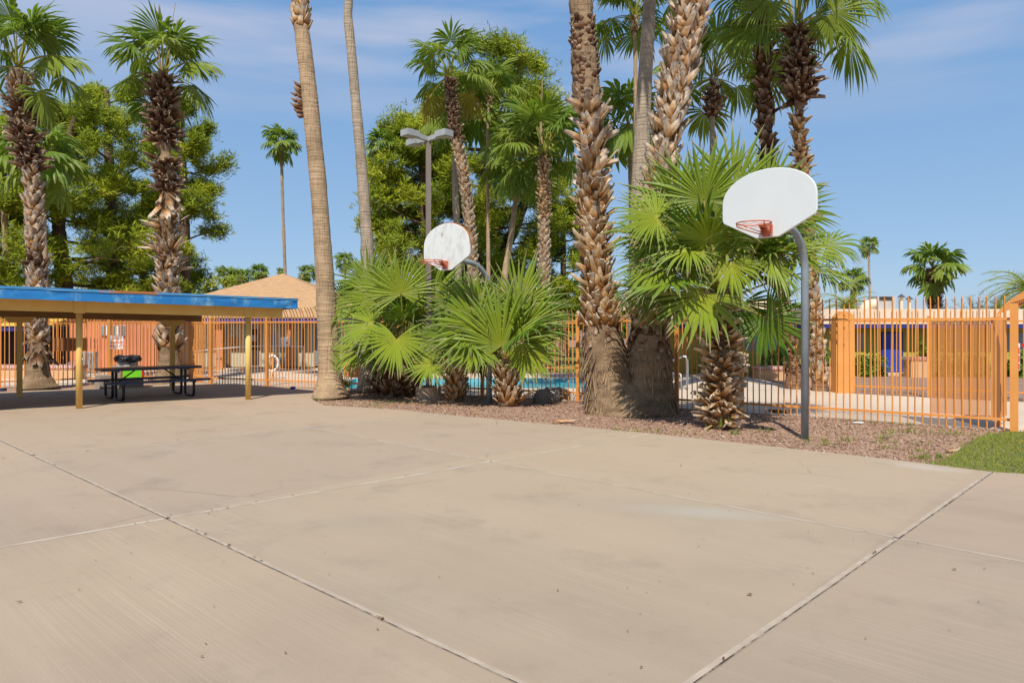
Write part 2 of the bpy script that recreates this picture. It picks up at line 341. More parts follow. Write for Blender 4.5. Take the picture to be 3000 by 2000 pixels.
def part(name, mb, mat, parent, smooth=False, local=False, label=None, rc=True):
    """mesh built in world coordinates (or in the parent's own when local) as a child of parent"""
    me = mesh(name, mb, mat, (0, 0, 0) if local else wloc(parent), smooth)
    if rc: recalc(me)
    o = link(name, me, parent)
    if label: o['label'] = label
    return o
def solo(name, mb, mat, label, cat, loc, smooth=False, group=None, rc=True):
    me = mesh(name, mb, mat, loc, smooth)
    if rc: recalc(me)
    return tag(link(name, me, None, [float(x) for x in loc]), label, cat, group)
def struct(name, mb, mat, smooth=False): return tag(link(name, mesh(name, mb, mat, (0, 0, 0), smooth)), kind='structure')
def copy_tree(o, parent=None):
    c = o.copy(); COL.objects.link(c); c.parent = parent
    for ch in [x for x in o.children]: copy_tree(ch, c)
    return c
def sheet(loops, z):
    L = [[Vector((p[0], p[1], z)) for p in lp] for lp in loops]
    T = tessellate_polygon(L); P = [v for lp in L for v in lp]
    mb = MB(); mb.add([tuple(p) for p in P], [list(t) for t in T])
    return mb
def spline(P, n):
    """smooth resample of a polyline (rows may hold any number of columns)"""
    P = np.asarray(P, float)
    t = np.concatenate([[0], np.cumsum(np.linalg.norm(np.diff(P[:, :3], axis=0), axis=1)**.5)])
    u = np.linspace(0, t[-1], n); out = []
    for x in u:
        i = min(max(np.searchsorted(t, x)-1, 0), len(P)-2)
        h = (x-t[i])/(t[i+1]-t[i])
        m0 = (P[i+1]-P[i-1])/(t[i+1]-t[i-1]) if i > 0 else (P[1]-P[0])/(t[1]-t[0])
        m1 = (P[i+2]-P[i])/(t[i+2]-t[i]) if i < len(P)-2 else (P[-1]-P[-2])/(t[-1]-t[-2])
        dt = t[i+1]-t[i]
        out.append((2*h**3-3*h**2+1)*P[i]+(h**3-2*h**2+h)*m0*dt+(-2*h**3+3*h**2)*P[i+1]+(h**3-h**2)*m1*dt)
    return np.array(out)

# ------------------------------------------------------------------ ground and paving
FENCE = [G(2966, 1260)[:2], G(2503, 1228)[:2], G(2186, 1207)[:2], G(1976, 1193)[:2], G(1713, 1173)[:2], G(1375, 1157)[:2], G(1040, 1141)[:2], np.array((-9.3, 21.35))]
CORNER = np.array((-10.3, 22.6)); LEFTF = np.array((-14.3, 19.75)); LEFTF2 = np.array((-24, 12.6))
EDGE = [G(*p)[:2] for p in ((3000, 1387), (2903, 1381), (2648, 1349), (2300, 1311), (1895, 1268), (1500, 1231), (1294, 1213), (1180, 1200), (1050, 1192), (950, 1187), (915, 1170), (935, 1149))]
slab_pts = [(-40, -8), (25, -8), (14, 1.3)]+[tuple(p) for p in EDGE]+[(-5.5, 19.5), (-9.2, 21.25)]+[tuple(G(*p)[:2]) for p in ((560, 1117), (430, 1131), (290, 1137), (75, 1144), (0, 1150), (-300, 1166))]+[(-24, 11), (-40, 6)]
pool = [(-5.2, 19.75), (3.2, 19.75), (3.2, 23.6), (-5.2, 23.6)]
struct('ground', sheet([[(-400, -60), (400, -60), (400, 900), (-400, 900)], pool], -.05), 'ground_dirt')
sl = sheet([slab_pts], 0.0); struct('concrete_court', sl, 'concrete')
mb = MB()
for a, b2 in zip(EDGE[:-1], EDGE[1:]): mb.add([(*a, 0), (*b2, 0), (*b2, -.05), (*a, -.05)], [[0, 1, 2, 3]])
struct('court_edge', mb, 'concrete')
gpts = [(-24, 6), (5, 4), (25, -9), (30, -9), (30, 8), (9.3, 11.05)]+[tuple(p) for p in FENCE]+[tuple(CORNER), tuple(LEFTF), tuple(LEFTF2)]
struct('gravel_bed', sheet([gpts], -.022), 'gravel')
dpts = [tuple(p) for p in FENCE[::-1]]+[(9.3, 11.05), (13, 8.5), (15.5, 14.5), (11.3, 16.3), (8.6, 18.3), (7.9, 19.6), (8.1, 23.4), (7.3, 25.6), (2.5, 26.2), (-3, 26.0), (-5, 29.5), (-14, 29.5), (-19, 27), (-23, 19), (-24, 12.7), tuple(LEFTF), tuple(CORNER)]
struct('pool_deck', sheet([dpts, pool], -.012), 'deck_concrete')
mb = MB()
for a, b2 in zip(pool, pool[1:]+pool[:1]): mb.add([(*a, -.012), (*b2, -.012), (*b2, -1.2), (*a, -1.2)], [[0, 1, 2, 3]])
mb.poly([(*p, -1.2) for p in pool]); struct('pool_basin', mb, 'pool_tile')
struct('pool_water', MB().poly([(*p, -.13) for p in pool]), 'water')
struct('far_lawn', MB().poly([(-6, 26.4, -.03), (7, 26.6, -.03), (12, 60, -.03), (-10, 60, -.03)]), 'lawn')
# joints of the slab: tooled pale band with a dark open line in it
def joint(p, q, w, dark=True, dw=.012):
    p, q = np.array([*p[:2], 0]), np.array([*q[:2], 0]); d = unit(q-p); n = np.array((-d[1], d[0], 0))
    L = np.linalg.norm(q-p); k = max(2, int(L/.25)); rg = np.random.default_rng(int(L*1000))
    t = np.linspace(0, 1, k)[:, None]; c = p+(q-p)*t; wob = rg.normal(0, .12, (k, 2, 1))
    def strip(hw, z, off=0, jw=.25):
        A = c+n*(off+hw*(1+jw*wob[:, 0])); B = c+n*(off-hw*(1+jw*wob[:, 1])); V = np.vstack([A, B]); V[:, 2] = z
        return V, [[i, i+1, k+i+1, k+i] for i in range(k-1)]
    (jp if dark else jw_).add(*strip(w/2, .002))
    if dark: jd.add(*strip(dw/2, .004, -w*.35, 2.2))
jp, jd, jw_ = MB(), MB(), MB()
A1 = lambda x: G(x, 1288+.4665*x); A2 = lambda x: G(x, 1081+.188*x)
B1 = lambda x: G(x, 1603-.1747*x); B2 = lambda x: G(x, 1342-.0977*x); B3 = lambda x: G(x, 3409-.698*x)
joint(A1(-250), A1(1900), .045, dw=.009); joint(A2(600), A2(3400), .024, False)
joint(B1(-600), B1(1905), .034, False); joint(B2(-500), B2(1290), .034, False)
joint(B3(1600), B3(2905), .05, dw=.011)
struct('joint_bands', jp, 'joint_pale'); struct('joint_sealant', jw_, 'joint_white'); struct('joint_lines', jd, 'joint_dark')

# ------------------------------------------------------------------ loose stuff on the ground
def inside(P, poly):
    x, y = P[:, 0], P[:, 1]; r = np.zeros(len(P), bool)
    for (x0, y0), (x1, y1) in zip(poly, poly[1:]+poly[:1]):
        c = ((y0 > y) != (y1 > y)) & (x < (x1-x0)*(y-y0)/(y1-y0+1e-12)+x0); r ^= c
    return r
def scatter(n, poly, rg):
    poly = [tuple(p) for p in poly]; A = np.array(poly); lo, hi = A.min(0), A.max(0)
    P = lo+(hi-lo)*rg.random((n*4, 2)); return P[inside(P, poly)][:n]
rg = np.random.default_rng(3)
bed = [tuple(p) for p in EDGE]+[tuple(p) for p in FENCE[::-1]][1:]
grass_poly = [tuple(G(*p)[:2]) for p in ((2700, 1356), (2760, 1347), (2800, 1328), (2822, 1306), (2850, 1286), (2890, 1270), (2960, 1262), (3100, 1262), (3400, 1275), (3600, 1470), (3000, 1388), (2903, 1382))]
P = scatter(15000, bed, rg); P = P[~inside(P, grass_poly)]
k = len(P); s = .006+.016*rg.random(k)**2.2
o8 = np.array([(1, 0, 0), (0, 1, 0), (-1, 0, 0), (0, -1, 0), (0, 0, 1), (0, 0, -1)], float)
V = o8[None]*(.7+.6*rg.random((k, 6, 1)))*s[:, None, None]; ang = rg.random(k)*6.28
V = np.stack([V[..., 0]*np.cos(ang)[:, None]-V[..., 1]*np.sin(ang)[:, None], V[..., 0]*np.sin(ang)[:, None]+V[..., 1]*np.cos(ang)[:, None], V[..., 2]*.7], -1)
V += np.c_[P, np.full(k, -.02)][:, None]; V[..., 2] += (s*.35)[:, None]
o8f = np.array([(0, 1, 4), (1, 2, 4), (2, 3, 4), (3, 0, 4), (1, 0, 5), (2, 1, 5), (3, 2, 5), (0, 3, 5)])
Fa = (o8f[None]+np.arange(k)[:, None, None]*6).reshape(-1, 3)
att = np.repeat(np.c_[rg.random(k)**1.3, rg.random(k), np.zeros(k)], 6, 0)
tag(link('gravel_stones', bigmesh('gravel_stones', V.reshape(-1, 3), Fa, att, 'stone_mix')), 'loose reddish gravel stones covering the planting bed', 'gravel', kind='stuff')
def blades(P, h, w, rg, lean=.5, tan=.25, z0=-.02):
    k = len(P); hh = h*(.5+rg.random(k)); an = rg.random(k)*6.28; le = lean*rg.random(k); la = rg.random(k)*6.28
    b = np.c_[P, np.full(k, z0)]; sd = np.c_[np.cos(an), np.sin(an), np.zeros(k)]*w
    m_ = b+np.c_[np.cos(la)*le*hh*.3, np.sin(la)*le*hh*.3, hh*.6]; t = b+np.c_[np.cos(la)*le*hh, np.sin(la)*le*hh, hh]
    V = np.stack([b-sd, b+sd, m_+sd*.7, m_-sd*.7, t], 1)
    F = np.array([(0, 1, 2), (0, 2, 3), (3, 2, 4)])[None]+np.arange(k)[:, None, None]*5
    rn = (rg.random(k) < tan)*(.4+.6*rg.random(k))
    a = np.stack([np.c_[np.full(k, x), rn, np.zeros(k)] for x in (0, 0, .6, .6, 1)], 1)
    return V.reshape(-1, 3), F.reshape(-1, 3), a.reshape(-1, 3)
struct('turf_ground', sheet([grass_poly], -.012), 'turf_soil')
P = scatter(26000, grass_poly, rg); P += rg.normal(0, .03, P.shape)*(1+5*(rg.random((len(P), 1)) < .12))
tag(link('grass', bigmesh('grass', *blades(P, .032, .004, rg, 1.1, .5), 'grass_blade')), 'short green and straw coloured lawn beside the gravel bed', 'grass', kind='stuff')
Q = []
for (px, py, n_, sp) in [(a_, b_, int(c_*.55), d_) for a_, b_, c_, d_ in ((2610, 1265, 60, .2), (2690, 1262, 90, .25), (2790, 1268, 150, .25), (2700, 1300, 40, .1), (2585, 1280, 40, .1), (2590, 1310, 30, .08), (2560, 1238, 30, .12), (2520, 1232, 30, .12), (2480, 1287, 50, .12), (2700, 1318, 50, .1), (2715, 1340, 80, .14), (2430, 1300, 60, .14), (2590, 1293, 40, .1), (2240, 1262, 50, .1), (2150, 1268, 60, .08), (2095, 1252, 90, .08), (1090, 1185, 60, .2), (1140, 1178, 60, .2), (1105, 1192, 40, .15), (2360, 1290, 60, .2), (2660, 1242, 40, .12), (3130, 1300, 60, .2), (930, 1172, 50, .06), (1840, 1262, 60, .25), (1980, 1268, 40, .2), (2750, 1338, 90, .15))]:
    c = G(px, py)[:2]; Q.append(c+rg.normal(0, sp, (n_, 2))*np.array((1, .5)))
tag(link('weed_tufts', bigmesh('weed_tufts', *blades(np.vstack(Q), .07, .005, rg, 1.0, .2), 'grass_blade')), 'sparse green weed tufts growing in the gravel', 'weeds', kind='stuff')
# leaf litter and seeds on the slab
Pl = [G(*p)[:2] for p in ((490, 1517), (500, 1510), (620, 1495), (665, 1488), (750, 1470), (857, 1452), (1188, 1395), (610, 1505), (430, 1530), (395, 1535), (575, 1555), (600, 1567), (670, 1601), (745, 1634), (765, 1645), (1105, 1808), (1112, 1812), (1120, 1815), (255, 1321), (250, 1323), (165, 1325), (10, 1343), (100, 1334), (160, 1363), (2565, 1618), (2560, 1622), (2616, 1580), (2250, 1447), (2195, 1745), (1995, 1365), (2795, 1670), (2120, 1933), (56, 1766), (520, 1290), (1110, 1320))]
Pl = np.vstack([Pl, np.c_[rg.uniform(-6, 6, 320), rg.uniform(2.2, 13, 320)]]); Pl = Pl[inside(Pl, slab_pts)]
k = len(Pl); s = np.where(np.arange(k) < 35, rg.uniform(.010, .022, k), rg.uniform(.003, .011, k)); an = rg.random(k)*6.28
q = np.array([(-1, 0, .1), (-.3, .45, .25), (.5, .4, .5), (1.1, 0, .25), (.4, -.4, .15), (-.4, -.4, .3)])
V = q[None]*s[:, None, None]; V = np.stack([V[..., 0]*np.cos(an)[:, None]-V[..., 1]*np.sin(an)[:, None], V[..., 0]*np.sin(an)[:, None]+V[..., 1]*np.cos(an)[:, None], V[..., 2]+.009], -1)+np.c_[Pl, np.zeros(k)][:, None]
tag(link('leaf_litter', bigmesh('leaf_litter', V.reshape(-1, 3), np.arange(k*6).reshape(k, 6), np.repeat(np.c_[rg.random(k), rg.random(k), np.zeros(k)], 6, 0), 'leaf_litter')), 'small dry leaves and seeds scattered on the concrete court', 'leaf litter', kind='stuff')

# ------------------------------------------------------------------ buildings beyond the pool
def px_box(mb, x0, x1, y0, y1, Y, depth):
    """box whose front face covers those photo pixels at distance Y"""
    a, b2 = W(x0, y0, Y), W(x1, y1, Y); mb.box(a[0], Y, b2[2], b2[0], Y+depth, a[2])
# hip roofed clubhouse
bY = 30.0
b = thing('clubhouse', 'low grey green pool house under a broad tan shingled hip roof', 'building', (-10.5, bY, 0))
mb = MB(); mb.box(-15.6, bY, 0, -5.6, bY+9, 1.93); part('wall', mb, 'greygreen_wall', b)
ap = W(828, 801, 34.5); e0, e1 = W(340, 927, 29.05), W(1115, 921, 29.05); e0[2] = e1[2] = 2.10
bk0, bk1 = np.array((e0[0], 40.4, 2.1)), np.array((e1[0], 40.4, 2.1))
mb = MB(); mb.add([e0, e1, bk1, bk0, ap, e0-(0, 0, .05), e1-(0, 0, .05), bk1-(0, 0, .05), bk0-(0, 0, .05)], [[0, 1, 4], [1, 2, 4], [2, 3, 4], [3, 0, 4], [8, 7, 6, 5], [0, 5, 6, 1], [1, 6, 7, 2], [2, 7, 8, 3], [3, 8, 5, 0]])
part('roof', mb, 'shingles', b)
mb = MB(); mb.box(e0[0]+.02, 29.08, 1.87, e1[0]-.02, 29.15, 2.045); mb.box(e0[0]+.02, 29.155, 1.90, e1[0]-.02, bY+9, 1.95); part('eave_trim', mb, 'purple_trim', b)
for x0, x1, y1 in ((632, 649, 1081), (836, 851, 1074)):
    mb = MB(); px_box(mb, x0, x1, 945, y1, 29.3, .25); part('pillar', mb, 'salmon_wall', b)
def door(x0, x1, y0, y1, mat, name='door'):
    f = MB(); px_box(f, x0, x1, y0, y1, bY-.06, .055); f = part(name, f, 'frame_grey', b)
    w = (x1-x0)*.16; g = MB(); px_box(g, x0+w, x1-w, y0+6, y1-4, bY-.08, .018); part('pane', g, mat, f)
door(731, 764, 958, 1074, 'dark_interior'); door(648, 663, 958, 1075, 'dark_interior'); door(918, 940, 955, 1070, 'window_glass', 'window'); door(885, 893, 955, 1070, 'dark_interior', 'window')
mb = MB(); px_box(mb, 735, 751, 981, 999, bY-.10, .015); part('door_notice', mb, 'poster_grey', b)
for x0, x1, y0, y1, mt in ((774, 805, 981, 1014, 'poster_grey'), (674, 698, 988, 1027, 'poster_color')):
    f = MB(); px_box(f, x0, x1, y0, y1, bY-.03, .028); part('notice_board', f, mt, b)
mb = MB(); px_box(mb, 822, 850, 987, 1016, 29.23, .03); sg = solo('notice_sign', mb, 'sign_white', 'blank white notice on the orange pillar of the pool house', 'sign', W(836, 1000, 29.25))
mb = MB(); c = W(840, 1004, 29.215); mb.tube([c, c+(0, .012, 0)], .035, 8); part('sign_bolt', mb, 'black_metal', sg)
# salmon bath house
b = thing('bath_house', 'salmon orange block building with a louvred window behind the pool fence', 'building', (-16.2, 29.2, 0))
x0, x1 = W(206, 0, 28)[0], W(458, 0, 28)[0]
mb = MB(); mb.box(x0, 28.0, 0, x1, 29.9, 2.12); part('wall', mb, 'salmon_wall', b)
mb = MB(); mb.box(x0-.25, 27.85, 2.121, x1+.3, 30.1, 2.2); part('roof_edge', mb, 'purple_trim', b)
f = MB(); px_box(f, 295, 366, 953, 983, 27.94, .055); f = part('window', f, 'frame_grey', b)
for i in range(5):
    g = MB(); px_box(g, 297+i*14, 307+i*14, 955, 981, 27.90, .035); part('slat', g, 'sign_white' if i % 2 else 'window_glass', f)
# mustard building far left
b = thing('mustard_building', 'mustard roofed building with navy trim at the far left behind the fence', 'building', (-24, 33, 0))
mb = MB(); mb.box(-40, 33, 0, -21.3, 40, 1.62); part('wall', mb, 'dark_interior', b)  # dark recess below the roof, its shade put into the wall colour
mb = MB(); mb.box(-40.2, 31.9, 1.50, -21.0, 32.0, 1.72); mb.box(-40.2, 32.001, 1.6, -21.0, 40.2, 1.7); part('trim', mb, 'blue_trim', b)
mb = MB(); mb.add([(-40.3, 31.85, 1.73), (-20.9, 31.85, 1.73), (-20.9, 36, 2.7), (-40.3, 36, 2.7), (-40.3, 40, 1.73), (-20.9, 40, 1.73)], [[0, 1, 2, 3], [3, 2, 5, 4], [1, 5, 2], [0, 3, 4]]); part('roof', mb, 'mustard_roof', b)
for x in (-34, -30.5, -27, -23.6):
    mb = MB(); mb.box(x-.12, 31.95, 0, x+.12, 32.19, 1.5); part('pillar', mb, 'orange_paint', b)
mb = MB(); mb.box(-23.2, 32.94, .5, -22.0, 32.99, 1.35); part('window', mb, 'blue_trim', b)
# low olive building on the right
rY = 26.0
b = thing('motel_building', 'low olive building with cream fascia, blue trim and a blue door', 'building', (14, rY, 0))
x0, x1 = 6.0, 26.0
mb = MB(); mb.box(x0, rY, -.04, x1, rY+7, 1.80); part('wall', mb, 'olive_wall', b)
mb = MB(); mb.box(x0-.4, rY-.66, 1.795, x1, rY+7.2, 2.337); part('fascia', mb, 'cream', b)
mb = MB(); mb.box(x0-.4, rY-.64, 1.655, x1, rY-.05, 1.79); part('trim', mb, 'blue_trim', b)
f = MB(); px_box(f, 2580, 2646, 972, 1090, rY-.05, .048); f = part('door', f, 'blue_trim', b)
g = MB(); px_box(g, 2585, 2641, 976, 1089, rY-.075, .024); part('door_leaf', g, 'door_blue', f)
g = MB(); c = W(2638, 1032, rY-.11); g.tube([c, c+(0, .035, 0)], .03, 8); part('handle', g, 'chrome', f)
mb = MB(); mb.box(13.2, rY-.9, -.045, 15.0, rY-.08, .03); part('doorstep', mb, 'deck_concrete', b)
for x0, x1 in ((2509, 2536), (2180, 2275), (2780, 2850), (2950, 3060)):
    f = MB(); px_box(f, x0, x1, 975, 1026, rY-.04, .038); f = part('window', f, 'frame_grey', b); g = MB(); px_box(g, x0+3, x1-3, 979, 1023, rY-.055, .013); part('pane', g, 'window_glass', f)
# roof top equipment
c = W(2598, 905, rY+2.2); t = thing('rooftop_cooler', 'grey rooftop air conditioner with dark top grille', 'air conditioner', (c[0], c[1], 2.34))
mb = MB(); mb.box(c[0]-.36, c[1], 2.36, c[0]+.36, c[1]+.8, 2.92); part('casing', mb, 'ac_grey', t)
mb = MB(); mb.box(c[0]-.30, c[1]-.02, 2.76, c[0]+.22, c[1]-.003, 2.90); [mb.box(c[0]-.30, c[1]-.035, 2.77+i*.035, c[0]+.22, c[1]-.022, 2.785+i*.035) for i in range(4)]; part('grille', mb, 'ac_grille', t)
mb = MB(); [mb.box(c[0]+dx, c[1]+dy, 2.338, c[0]+dx+.08, c[1]+dy+.08, 2.359) for dx in (-.34, .26) for dy in (.03, .68)]; part('feet', mb, 'ac_grille', t)
mb = MB(); P = [W(2566, 900, rY+2.4), W(2552, 884, rY+2.4), W(2536, 886, rY+2.4), W(2532, 905, rY+2.4)]; P[0][2] = 2.62; P[1][2] = 2.60; P[2][2] = 2.5; P[3][2] = 2.33
mb.tube(spline(P, 10), .2, 10); solo('air_duct', mb, 'cream', 'cream sheet metal duct curving from the rooftop cooler', 'duct', (P[3][0], P[3][1], 2.34), True)
c = W(2248, 906, rY+1.2); mb = MB(); mb.box(c[0]-.42, c[1], 2.338, c[0]+.1, c[1]+.9, 2.72); mb.box(c[0]+.101, c[1]+.1, 2.338, c[0]+.75, c[1]+.8, 2.62); solo('roof_housing', mb, 'cream', 'cream equipment housing on the flat roof seen through palm fronds', 'roof housing', (c[0], c[1], 2.338))
for px, h in ((2641, .50), (2664, .42)):
    c = W(px, 905, rY+1.5); t = thing('roof_vent_pipe', 'thin capped vent pipe on the flat roof, '+('nearer the cooler' if px < 2650 else 'farther from the cooler'), 'vent pipe', (c[0], c[1], 2.338), group='vent pipes on the flat roof')
    mb = MB(); mb.tube([(c[0], c[1], 2.338), (c[0], c[1], 2.338+h)], .055, 8); part('pipe', mb, 'cream', t)
    mb = MB(); mb.tube([(c[0], c[1], 2.338+h), (c[0], c[1], 2.38+h), (c[0], c[1], 2.47+h)], [.15, .11, .02], 8); part('cap', mb, 'ac_grille', t)
# brick topped planters
def planter(x0, x1, y, d, h, label, z0=-.012):
    t = thing('planter_wall', label, 'planter', ((x0+x1)/2, y, z0))
    mb = MB(); mb.box(x0, y, z0, x1, y+d, h-.11); part('plaster_wall', mb, 'tan_plaster', t)
    mb = MB(); mb.box(x0-.03, y-.03, h-.109, x1+.03, y+d+.03, h); part('brick_cap', mb, 'brick', t)
planter(-24.4, W(216, 0, 23.4)[0], 23.4, .7, .42, 'long tan planter wall with brick cap behind the left fence')
planter(W(2223, 0, 23.3)[0], W(2336, 0, 23.3)[0], 23.3, .6, .38, 'tan planter wall with red brick cap beyond the right hand fence', -.05)
planter(W(2414, 0, 21.2)[0], W(2441, 0, 21.2)[0], 21.2, .5, .49, 'short tan pier with rounded red brick cap beside the palm trunk', -.05)
c = W(2690, 1095, 24.4); planter(c[0]-.25, c[0]+.35, 24.4, .5, .66, 'small tan stucco pier in front of the olive wall near the blue door', -.05)

# ------------------------------------------------------------------ fences
def fence(name, label, pts, post_at, htop=2.23, curve=0.17, zr=(.17, 1.83), sp=.115, r=.0098, group=None, inward=False, postw=.075, extra=.03):
    """one run of steel picket fence along pts; curve = how far the picket tops bend outward"""
    P = [np.array((p[0], p[1], 0)) for p in pts]
    base = P[0]; t = thing(name, label, 'fence', base, group=group)
    seg = [np.linalg.norm(b-a) for a, b in zip(P[:-1], P[1:])]; cum = np.concatenate([[0], np.cumsum(seg)]); L = cum[-1]
    def at(s):
        i = min(max(np.searchsorted(cum, s)-1, 0), len(seg)-1); d = unit(P[i+1]-P[i]); return P[i]+d*(s-cum[i]), d
    posts = sorted(post_at(L))
    edges = [0]+posts+[L] if posts and posts[0] > .05 else posts+[L]
    rr = np.random.default_rng(int(L*100))
    for s0, s1 in zip(edges[:-1], edges[1:]):
        if s1-s0 < .2: continue
        mb = MB(); k = int(round((s1-s0)/sp))
        for i in range(1, k):
            p, d = at(s0+(s1-s0)*i/k+rr.normal(0, .004)); n = np.array((-d[1], d[0], 0))
            if n[1] > 0: n = -n
            if inward: n = -n
            p = p+n*rr.normal(0, .003); lean = d*rr.normal(0, .005)
            if curve > .06: Q = [(0, -.012), (0, zr[1]-.05), (curve*.10, zr[1]+(htop-zr[1])*.30), (curve*.42, zr[1]+(htop-zr[1])*.68), (curve, htop)]; R = [r, r, r, r, r*.8]
            else: Q = [(0, -.012), (0, zr[1]), (curve*.4, htop-.16), (curve, htop-.05), (curve, htop)]; R = [r, r, r, r, r*.2]
            mb.tube([p+n*o+(0, 0, z)+lean*z for o, z in Q], np.array(R)*1.35, 4)
        part('picket_panel', mb, 'orange_paint', t, rc=False)
        mid = [c for c in cum if s0+.01 < c < s1-.01]; st = [s0]+mid+[s1]
        for z in zr:
            mb = MB()
            for a, c in zip(st[:-1], st[1:]): mb.bar(at(a+1e-4)[0]+(0, 0, z), at(c-1e-4)[0]+(0, 0, z), .028, .042)
            part('rail', mb, 'orange_paint', t)
    for s in posts:
        p, d = at(s); mb = MB(); mb.bar(p-(0, 0, .03), p+(0, 0, zr[1]+.12), postw, postw, d); q = part('post', mb, 'orange_paint', t)
        mb = MB(); mb.bar(p+(0, 0, zr[1]+.121), p+(0, 0, zr[1]+.15), postw+.02, postw+.02, d, .7); part('post_cap', mb, 'orange_paint', q)
    return t
ev = lambda d, o=0.: (lambda L: [x for x in np.arange(o, L+.01, d)])
f1 = fence('picket_fence', 'orange steel fence with straight pointed pickets at the right of the gravel bed', [FENCE[0], FENCE[1], FENCE[2], FENCE[3]], lambda L: [4.42, L-.05], curve=.035)
f2 = fence('picket_fence', 'orange fence with bent picket tops behind the twin trunks and fan palms', [FENCE[3], FENCE[4], FENCE[5], FENCE[6]], ev(2.5, 2.4))
f3 = fence('picket_fence', 'orange fence with bent picket tops in front of the hip roofed pool house', [FENCE[6], FENCE[7], CORNER], lambda L: [.9, 3.05, 5.2, 7.0])
f4 = fence('picket_fence', 'orange fence with bent tops behind the picnic shelter and left palm', [CORNER, LEFTF, LEFTF2], lambda L: [2.25, 4.9, 7.4, 10, 12.5, 15])
f5 = fence('picket_fence', 'inner orange fence with bent tops in front of the salmon bath house', [W(60, 0, 24.6)[:2], W(330, 0, 24.9)[:2], W(560, 0, 25.6)[:2], W(660, 0, 25.9)[:2]], lambda L: [.5, 3.0, 5.2], inward=True)
f6 = fence('picket_fence', 'farther orange fence crossing the gravel in front of the olive building', [G(2455, 1147)[:2], G(2900, 1166)[:2], (13.6, 14.6)], lambda L: [.04, 2.05, 4.3], curve=.02, htop=2.12)
f7 = fence('picket_fence', 'dark shaded far fence between the pool and the lawn', [(-3.4, 26.3), (2.4, 26.5), (7.2, 25.9)], ev(2.4, .2), curve=.1, sp=.13)
# perforated screens and gate at the right end
dn = unit(FENCE[1]-FENCE[0]); nn = np.array((-dn[1], dn[0])); nn = nn if nn[1] > 0 else -nn
def alongF(px):                                   # point on the right fence seen at pixel column px
    k = (px-1500)/FPX; p, d = FENCE[0], FENCE[1]-FENCE[0]; t = (k*p[1]-p[0])/(d[0]-k*d[1]); return p+d*t
a, c = alongF(2726)+nn*.03, alongF(2900)+nn*.03
mb = MB(); mb.add([(*a, .20), (*c, .20), (*c, 1.80), (*a, 1.80)], [[0, 1, 2, 3]]); mb2 = MB()
g = thing('gate', 'orange gate with perforated screen and arched ornamental top at the right end', 'gate', (*FENCE[0], 0))
mb = MB(); mb.poly([(*a, .20), (*c, .20), (*c, 1.80), (*a, 1.80)], .004, (*nn, 0)); part('screen', mb, 'perforated_screen', g)
a = alongF(2905)+nn*.02; c = alongF(2945)+nn*.95
mb = MB(); mb.bar((*((a+c)/2), .14), (*((a+c)/2), 1.86), np.linalg.norm(c-a), .03, (*unit(np.array((-(c-a)[1], (c-a)[0]))), 0)); part('side_panel', mb, 'orange_shield', g)
for px, w, h, off in ((2971, .115, 2.08, -.03), (2925, .06, 1.9, .55)):
    p = alongF(px)+nn*off; mb = MB(); mb.bar((*p, -.04), (*p, h), w, w, (*dn, 0)); part('post', mb, 'orange_paint', g)
mb = MB(); p0 = alongF(2918)+nn*.6; p1 = alongF(3090)+nn*.6
V = []; tt = np.linspace(0, 1, 9)
for t_ in tt:
    q = p0+(p1-p0)*t_; V.append((*q, 1.90+.30*t_**.8))
for t_ in tt[::-1]:
    q = p0+(p1-p0)*t_; V.append((*q, 1.93+.62*t_**.7))
mb.poly(V, .03, (*nn, 0)); part('arched_top', mb, 'orange_shield', g)
mb = MB()
for i in range(7): q = p0+(p1-p0)*(.28+.035*i)-nn*.008; mb.bar((*q, 2.06+.01*i), (*(q+nn*.004), 2.11+.01*i), .03, .05)
part('cut_outs', mb, 'shield_shaded', g)
p = alongF(2984)+nn*.05; mb = MB(); mb.bar((*p, .98), (*p, 1.43), .04, .012, (*nn, 0)); part('label_strip', mb, 'sign_white', g)
mb = MB(); [mb.bar((*(p-nn*.012), z), (*(p-nn*.012), z+.10), .032, .006, (*nn, 0)) for z in (1.0, 1.13, 1.26)]; part('label_strip_mark', mb, 'sign_red', g)
p = p+dn*-.045; mb = MB(); mb.bar((*p, 1.41), (*(p-dn*.07), 1.36), .05, .01, (*nn, 0)); part('tape', mb, 'red_tape', g)
a = alongF(2960)+nn*.02; mb = MB(); mb.bar((*(a-dn*.35-nn*.05), -.05), (*(a-dn*2.0-nn*.05), -.05), .22, .16); solo('curb_block', mb, 'tan_plaster', 'low tan masonry curb at the foot of the gate post', 'curb', (*(a-dn*.4), 0))
# stucco gate pillars of the farther fence
c = W(2478, 1150, 18.25)
t = thing('gate_pillar', 'orange stucco gate pillar with peaked top on the farther fence', 'pillar', (c[0], c[1], -.05))
mb = MB(); mb.box(c[0]-.20, c[1], -.05, c[0]+.22, c[1]+.4, 1.85); part('shaft', mb, 'orange_shield', t)
mb = MB(); mb.poly([(c[0]-.2, c[1]+.02, 1.851), (c[0]+.22, c[1]+.02, 1.851), (c[0]+.22, c[1]+.02, 1.98), (c[0]+.1, c[1]+.02, 2.10), (c[0]-.06, c[1]+.02, 2.10), (c[0]-.2, c[1]+.02, 1.95)], .35, (0, 1, 0)); part('peaked_top', mb, 'orange_shield', t)
